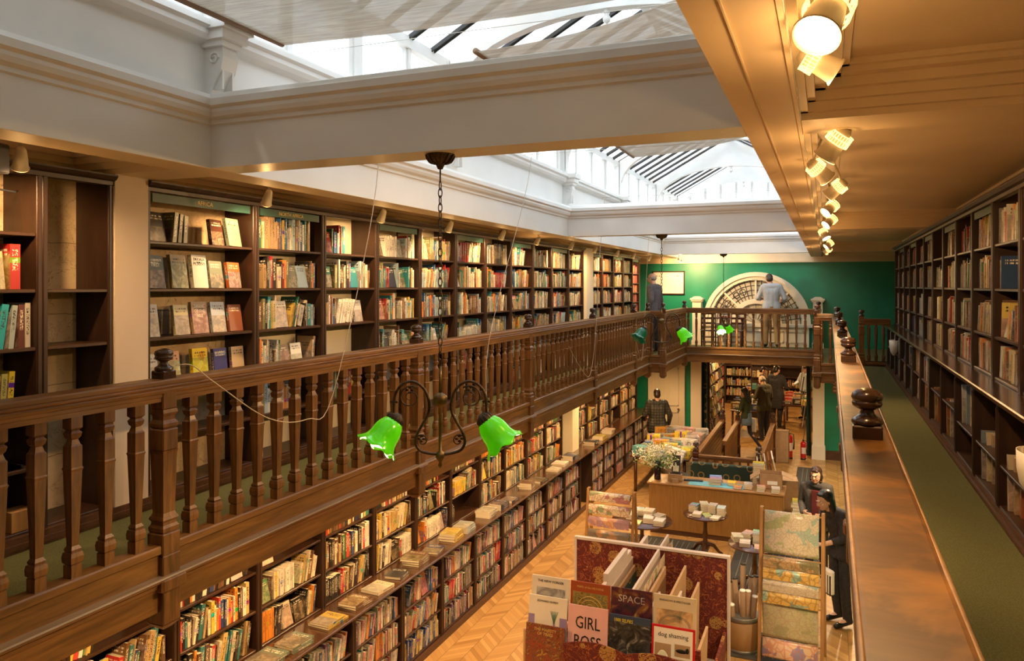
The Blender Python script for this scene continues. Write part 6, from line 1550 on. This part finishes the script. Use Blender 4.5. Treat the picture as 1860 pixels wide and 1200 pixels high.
        h.sph((0,-.034,.048),(.084,.094,.086),20,12,0,HM); h.sph((0,.035,.088),(.05,.045,.024),14,8,0,HM)
        for s in (-1,1):
            capsule(h,HM@Vector((s*.066,-.035,.02)),HM@Vector((s*.075,-.06,-.20)),.036,.036); capsule(h,HM@Vector((s*.045,-.055,-.02)),HM@Vector((s*.055,-.07,-.27)),.05,.04)
            capsule(h,HM@Vector((s*.03,.045,.09)),HM@Vector((s*.078,.0,.02)),.018,.018)
    hme=remesh(h,.008,3); hme.materials.append(hm); place(hme,'hair',t)
    if glasses:
        g=MB()
        for s in (-1,1):
            g.tube([HM@Vector((s*.031+.021*cos(2*pi*q/20),.098,.006+.015*sin(2*pi*q/20))) for q in range(20)],.0022,6,closed=True)
            g.tube([HM@Vector((s*.052,.098,.01)),HM@Vector((s*.08,.02,.008))],.002,6)
        g.tube([HM@Vector((-.010,.099,.008)),HM@Vector((.010,.099,.008))],.002,6); g.build('glasses',M['black'],t)
    # clothes
    c=MB(); torso(c,.016)
    for S in 'LR':
        e=J['el'+S]; wr=J['el'+S].lerp(J['wr'+S],min(1,max(.02,(sleeve-.5)*2)) if sleeve>.5 else 0.02)
        capsule(c,J['sh'+S],e,.066*w,.054*w)
        if sleeve>.5: capsule(c,e,wr,.054*w,.041)
    capsule(c,J['neck']-Vector((0,0,.07)),J['neck']-Vector((0,0,.01)),.078*w,.062)
    if top_long:
        for S in 'LR': capsule(c,J['hip'+S],J['hip'+S].lerp(J['kn'+S],top_long),.118*w,.112*w)
        capsule(c,J['pelvis'],J['hipL'].lerp(J['knL'],top_long).lerp(J['hipR'].lerp(J['knR'],top_long),.5),.115*w,.11*w)
    me=remesh(c,vox,3)
    # flatten anything under the hem
    hem=(J['hipL'].lerp(J['knL'],top_long).z-.03) if top_long else J['pelvis'].z-.05
    arr=np.empty(len(me.vertices)*3,dtype=np.float32); me.vertices.foreach_get('co',arr); arr=arr.reshape(-1,3); xl_=min(J['wrL'].x,J['wrR'].x)
    msk=(arr[:,2]<hem)&(np.abs(arr[:,0]-J['pelvis'].x)<.19); arr[msk,2]=hem+ (arr[msk,2]-hem)*.05
    me.vertices.foreach_set('co',arr.ravel()); me.materials.append(top_mat); place(me,top or 'jacket',t)
    l=MB(); capsule(l,J['pelvis']+Vector((0,0,.03)),J['pelvis'],.112*w,.116*w)
    for S in 'LR':
        capsule(l,J['hip'+S]+Vector((0,0,.02)),J['kn'+S],.096*w if legs=='trousers' else .083*w,.069*w if legs=='trousers' else .056*w); capsule(l,J['kn'+S],J['an'+S]+Vector((0,0,.0)),.069*w if legs=='trousers' else .056*w,.056 if legs=='trousers' else .038)
    me=remesh(l,vox,3); me.materials.append(leg_mat); place(me,legs,t)
    if skirt:
        s=MB(); s.lathe([(.118,.14),(.125,.10),(.148,.0),(.152,-.12),(.158,-.24),(.150,-.24),(.14,0),(.11,.13)],40,0,Tr(*J['pelvis'])@Matrix.Diagonal((1.12,.92,1,1)),ruffle=lambda u,a:(.004*sin(9*a)*u,0))
        s.f=[f for f in s.f if len(f)<=4]; s.m=[0]*len(s.f); s.c=[None]*len(s.f); s.u=[None]*len(s.f); s.sm=[True]*len(s.f)
        s.build('skirt',skirt,t)
        s=MB(); s.lathe([(.124,.10),(.132,.10),(.132,.135),(.122,.135)],40,0,Tr(*J['pelvis'])@Matrix.Diagonal((1.12,.92,1,1))); s.f=[f for f in s.f if len(f)<=4]; s.m=[0]*len(s.f); s.c=[None]*len(s.f); s.u=[None]*len(s.f); s.sm=[True]*len(s.f); s.build('belt',M['black'],t)
    for S in 'LR':
        s=MB(); a=J['an'+S]; to=J['to'+S]; d=(to-a).normalized(); capsule(s,a-Vector((0,0,.03))-d*.03,to-Vector((0,0,.0)),.040,.034); capsule(s,a-Vector((0,0,.03))-d*.03,a+Vector((0,0,.0)),.042,.045)
        me=remesh(s,.009,2); me.materials.append(M['leather']); place(me,'shoe',t)
    if extra: extra(t,J,HM)
    return t
P2=pi
# 1 man in pale blue shirt on the bridge, back to us
person('person in pale blue shirt and khaki trousers facing the arched window on the bridge',(-1.24,19.62,G),0.05,1.06,
 dict(head=(-.05,.09,1.585),neck=(-.01,.03,1.46),elL=(-.30,.03,1.15),wrL=(-.26,.24,1.12),haL=(-.24,.32,1.13),elR=(.29,-.02,1.15),wrR=(.25,.2,1.08),haR=(.2,.28,1.08),anL=(-.13,-.02,.09),anR=(.13,-.02,.09),toL=(-.15,.13,.04),toR=(.15,.13,.04),knL=(-.12,.02,.5),knR=(.12,.02,.5)),
 'shirt',M['shirt'],0,'trousers',M['khaki'],hair_mat=M['hairbr'],headdir=(-.15,1,-.6),vox=.012,heavy=1.1)
# 2 older man on the gallery opposite looking at the shelves
person('grey-haired person in grey-blue jacket looking left at the shelves beside the emerald wall',(-3.62,17.2,G),1.25,1.05,
 dict(neck=(0,.0,1.46),head=(0,.06,1.60),elL=(-.25,-.08,1.14),wrL=(-.24,-.02,.90),haL=(-.24,.0,.82)),
 'jacket',M['greyj'],.25,'trousers',M['darkcloth'],hair_mat=M['hairg'],hair_style='balding',headdir=(0,1,-.15),vox=.012,heavy=1.1)
# 3 quilted coat, back to us, at the far end of the counter
person('person in dark quilted coat standing with back turned by the cream door',(-3.72,18.0,0),.35,1.04,
 dict(elL=(-.28,.0,1.14),wrL=(-.26,.16,1.0),haL=(-.22,.24,1.0),elR=(.29,-.02,1.14),wrR=(.28,.08,.92)),
 'quilted_coat',M['quilt'],.30,'trousers',M['darkcloth'],hair_mat=M['hairbr'],hair_style='short',headdir=(0,1,-.3),vox=.012,heavy=1.2)
# 4 striding woman in denim skirt
def bag1(t,J,HM):
    b=MB(); b.bbox(-.03,-.14,-.38,.03,.14,0,.02,M=Tr(.24,-.02,.88)); b.build('shoulder_bag',M['palecard'],t)
person('person in denim skirt and black tights striding left with a hand at her face',(-1.90,20.35,0),1.15,.95,
 dict(hipL=(-.09,0,.93),knL=(-.1,.20,.54),anL=(-.1,.36,.14),toL=(-.11,.50,.07),hipR=(.09,0,.93),knR=(.1,-.05,.50),anR=(.1,-.34,.17),toR=(.11,-.24,.05),
  elR=(.24,.16,1.18),wrR=(.10,.22,1.42),haR=(.06,.16,1.50),elL=(-.22,.06,1.14),wrL=(-.12,.24,1.14),haL=(-.04,.28,1.15),head=(0,.06,1.58)),
 'top',M['greent'],0,'tights',M['darkcloth'],skirt=M['denim'],hair_mat=M['hairb'],hair_style='long',female=True,headdir=(.0,1,-.35),extra=bag1)
# 5 olive jacket older man
person('balding person in olive jacket standing behind the walking one inside the opening',(-1.58,21.9,0),.9,1.04,
 dict(elL=(-.25,.05,1.15),wrL=(-.16,.26,1.15),haL=(-.1,.33,1.16),head=(0,.07,1.59)),
 'jacket',M['olive'],.22,'trousers',M['darkcloth'],hair_mat=M['hairg'],hair_style='balding',headdir=(0,1,-.45),vox=.012,heavy=1.12)
# 6 dark coat
person('tall person in long black coat seen from behind in the far room',(-1.38,24.0,0),-.45,1.08,
 dict(elR=(.26,.08,1.14),wrR=(.2,.3,1.10),haR=(.17,.38,1.12),elL=(-.27,.0,1.14)),
 'coat',M['darkcloth'],.8,'trousers',M['darkcloth'],hair_mat=M['hairb'],headdir=(.2,1,-.4),vox=.013,heavy=1.12)
# 7 pale person right of the coat
person('person in pale top browsing the right table deep in the far room',(-.62,25.9,0),2.2,1.0,dict(elR=(.24,.1,1.16),wrR=(.14,.3,1.1),haR=(.1,.38,1.1)),'shirt',M['shirt'],0,'trousers',M['darkcloth'],hair_mat=M['hairbr'],vox=.014,headdir=(0,1,-.5))
person('dark-haired person in black at the left of the tall coated one, far room',(-1.85,25.0,0),-1.4,1.0,dict(elR=(.24,.1,1.16),wrR=(.14,.3,1.1),haR=(.1,.38,1.1)),'jacket',M['darkcloth'],.2,'trousers',M['darkcloth'],hair_mat=M['hairb'],vox=.014,headdir=(0,1,-.5))
# 8 glasses
def scarf(t,J,HM):
    b=MB(); c=J['neck']+Vector((0,.01,-.03)); b.tube([c+Vector((.085*cos(2*pi*q/20),.08*sin(2*pi*q/20),.012*sin(4*pi*q/20))) for q in range(20)],.032,10,closed=True); b.build('scarf',M['darkcloth'],t)
    b=MB(); b.bbox(-.055,.105,.98,.055,.128,1.38,.01); b.build('jumper_front',M['maroon'],t)
person('person with dark bob, black glasses, scarf and grey cardigan behind the map stand',(-.13,11.75,0),pi-.15,.97,
 dict(head=(0,.05,1.585),elL=(-.22,-.02,1.15),wrL=(-.16,.18,1.05),haL=(-.1,.25,1.05),elR=(.22,-.02,1.15),wrR=(.16,.18,1.05),haR=(.1,.25,1.05)),
 'cardigan',M['greyc'],.25,'trousers',M['darkcloth'],hair_mat=M['hairbr'],hair_style='bob',female=True,glasses=True,headdir=(.1,1,-.05),extra=scarf,vox=.009)
# 9 woman in black
def wrist(t,J,HM):
    for k,S in enumerate('L'):
        wr=J['wr'+S]; d=(J['ha'+S]-wr).normalized(); Q=align(wr-d*.02,wr+d); b=MB(); b.lathe([(.031,-.006),(.034,0),(.031,.006)],20,0,Q); b.build('gold_watch',M['inkg'],t)
    b=MB(); b.bbox(-.10,-.035,0,.10,.035,.30,.02,M=Tr(-.05,.22,.42)); bg=b.build('striped_bag',M['paper'],t)
    b=MB()
    for q in range(5): b.box(-.09+.04*q,-.0365,.0,-.075+.04*q,.0365,.24,M=Tr(-.05,.22,.42))
    b.build('bag_stripe',M['black'],bg)
person('person with long black hair in black jacket bending over the map stand',(.17,10.40,0),2.2,1.02,
 dict(pelvis=(0,-.03,.95),waist=(0,.0,1.08),chest=(0,.06,1.27),neck=(0,.13,1.44),head=(-.0,.235,1.535),shL=(-.165,.09,1.39),shR=(.165,.09,1.39),
  elL=(-.22,.14,1.12),wrL=(-.16,.38,1.06),haL=(-.13,.47,1.07),elR=(.21,.12,1.12),wrR=(.16,.34,1.08),haR=(.12,.43,1.09),pnL=(-.3,0,1),pnR=(.3,0,1),toL=(-.11,.15,.035),toR=(.12,.10,.035),anR=(.11,-.05,.09)),
 'jacket',M['darkcloth'],.18,'trousers',M['darkcloth'],hair_mat=M['hairb'],hair_style='long',female=True,headdir=(-.1,1,-.22),extra=wrist,vox=.009,sleeve=.72)
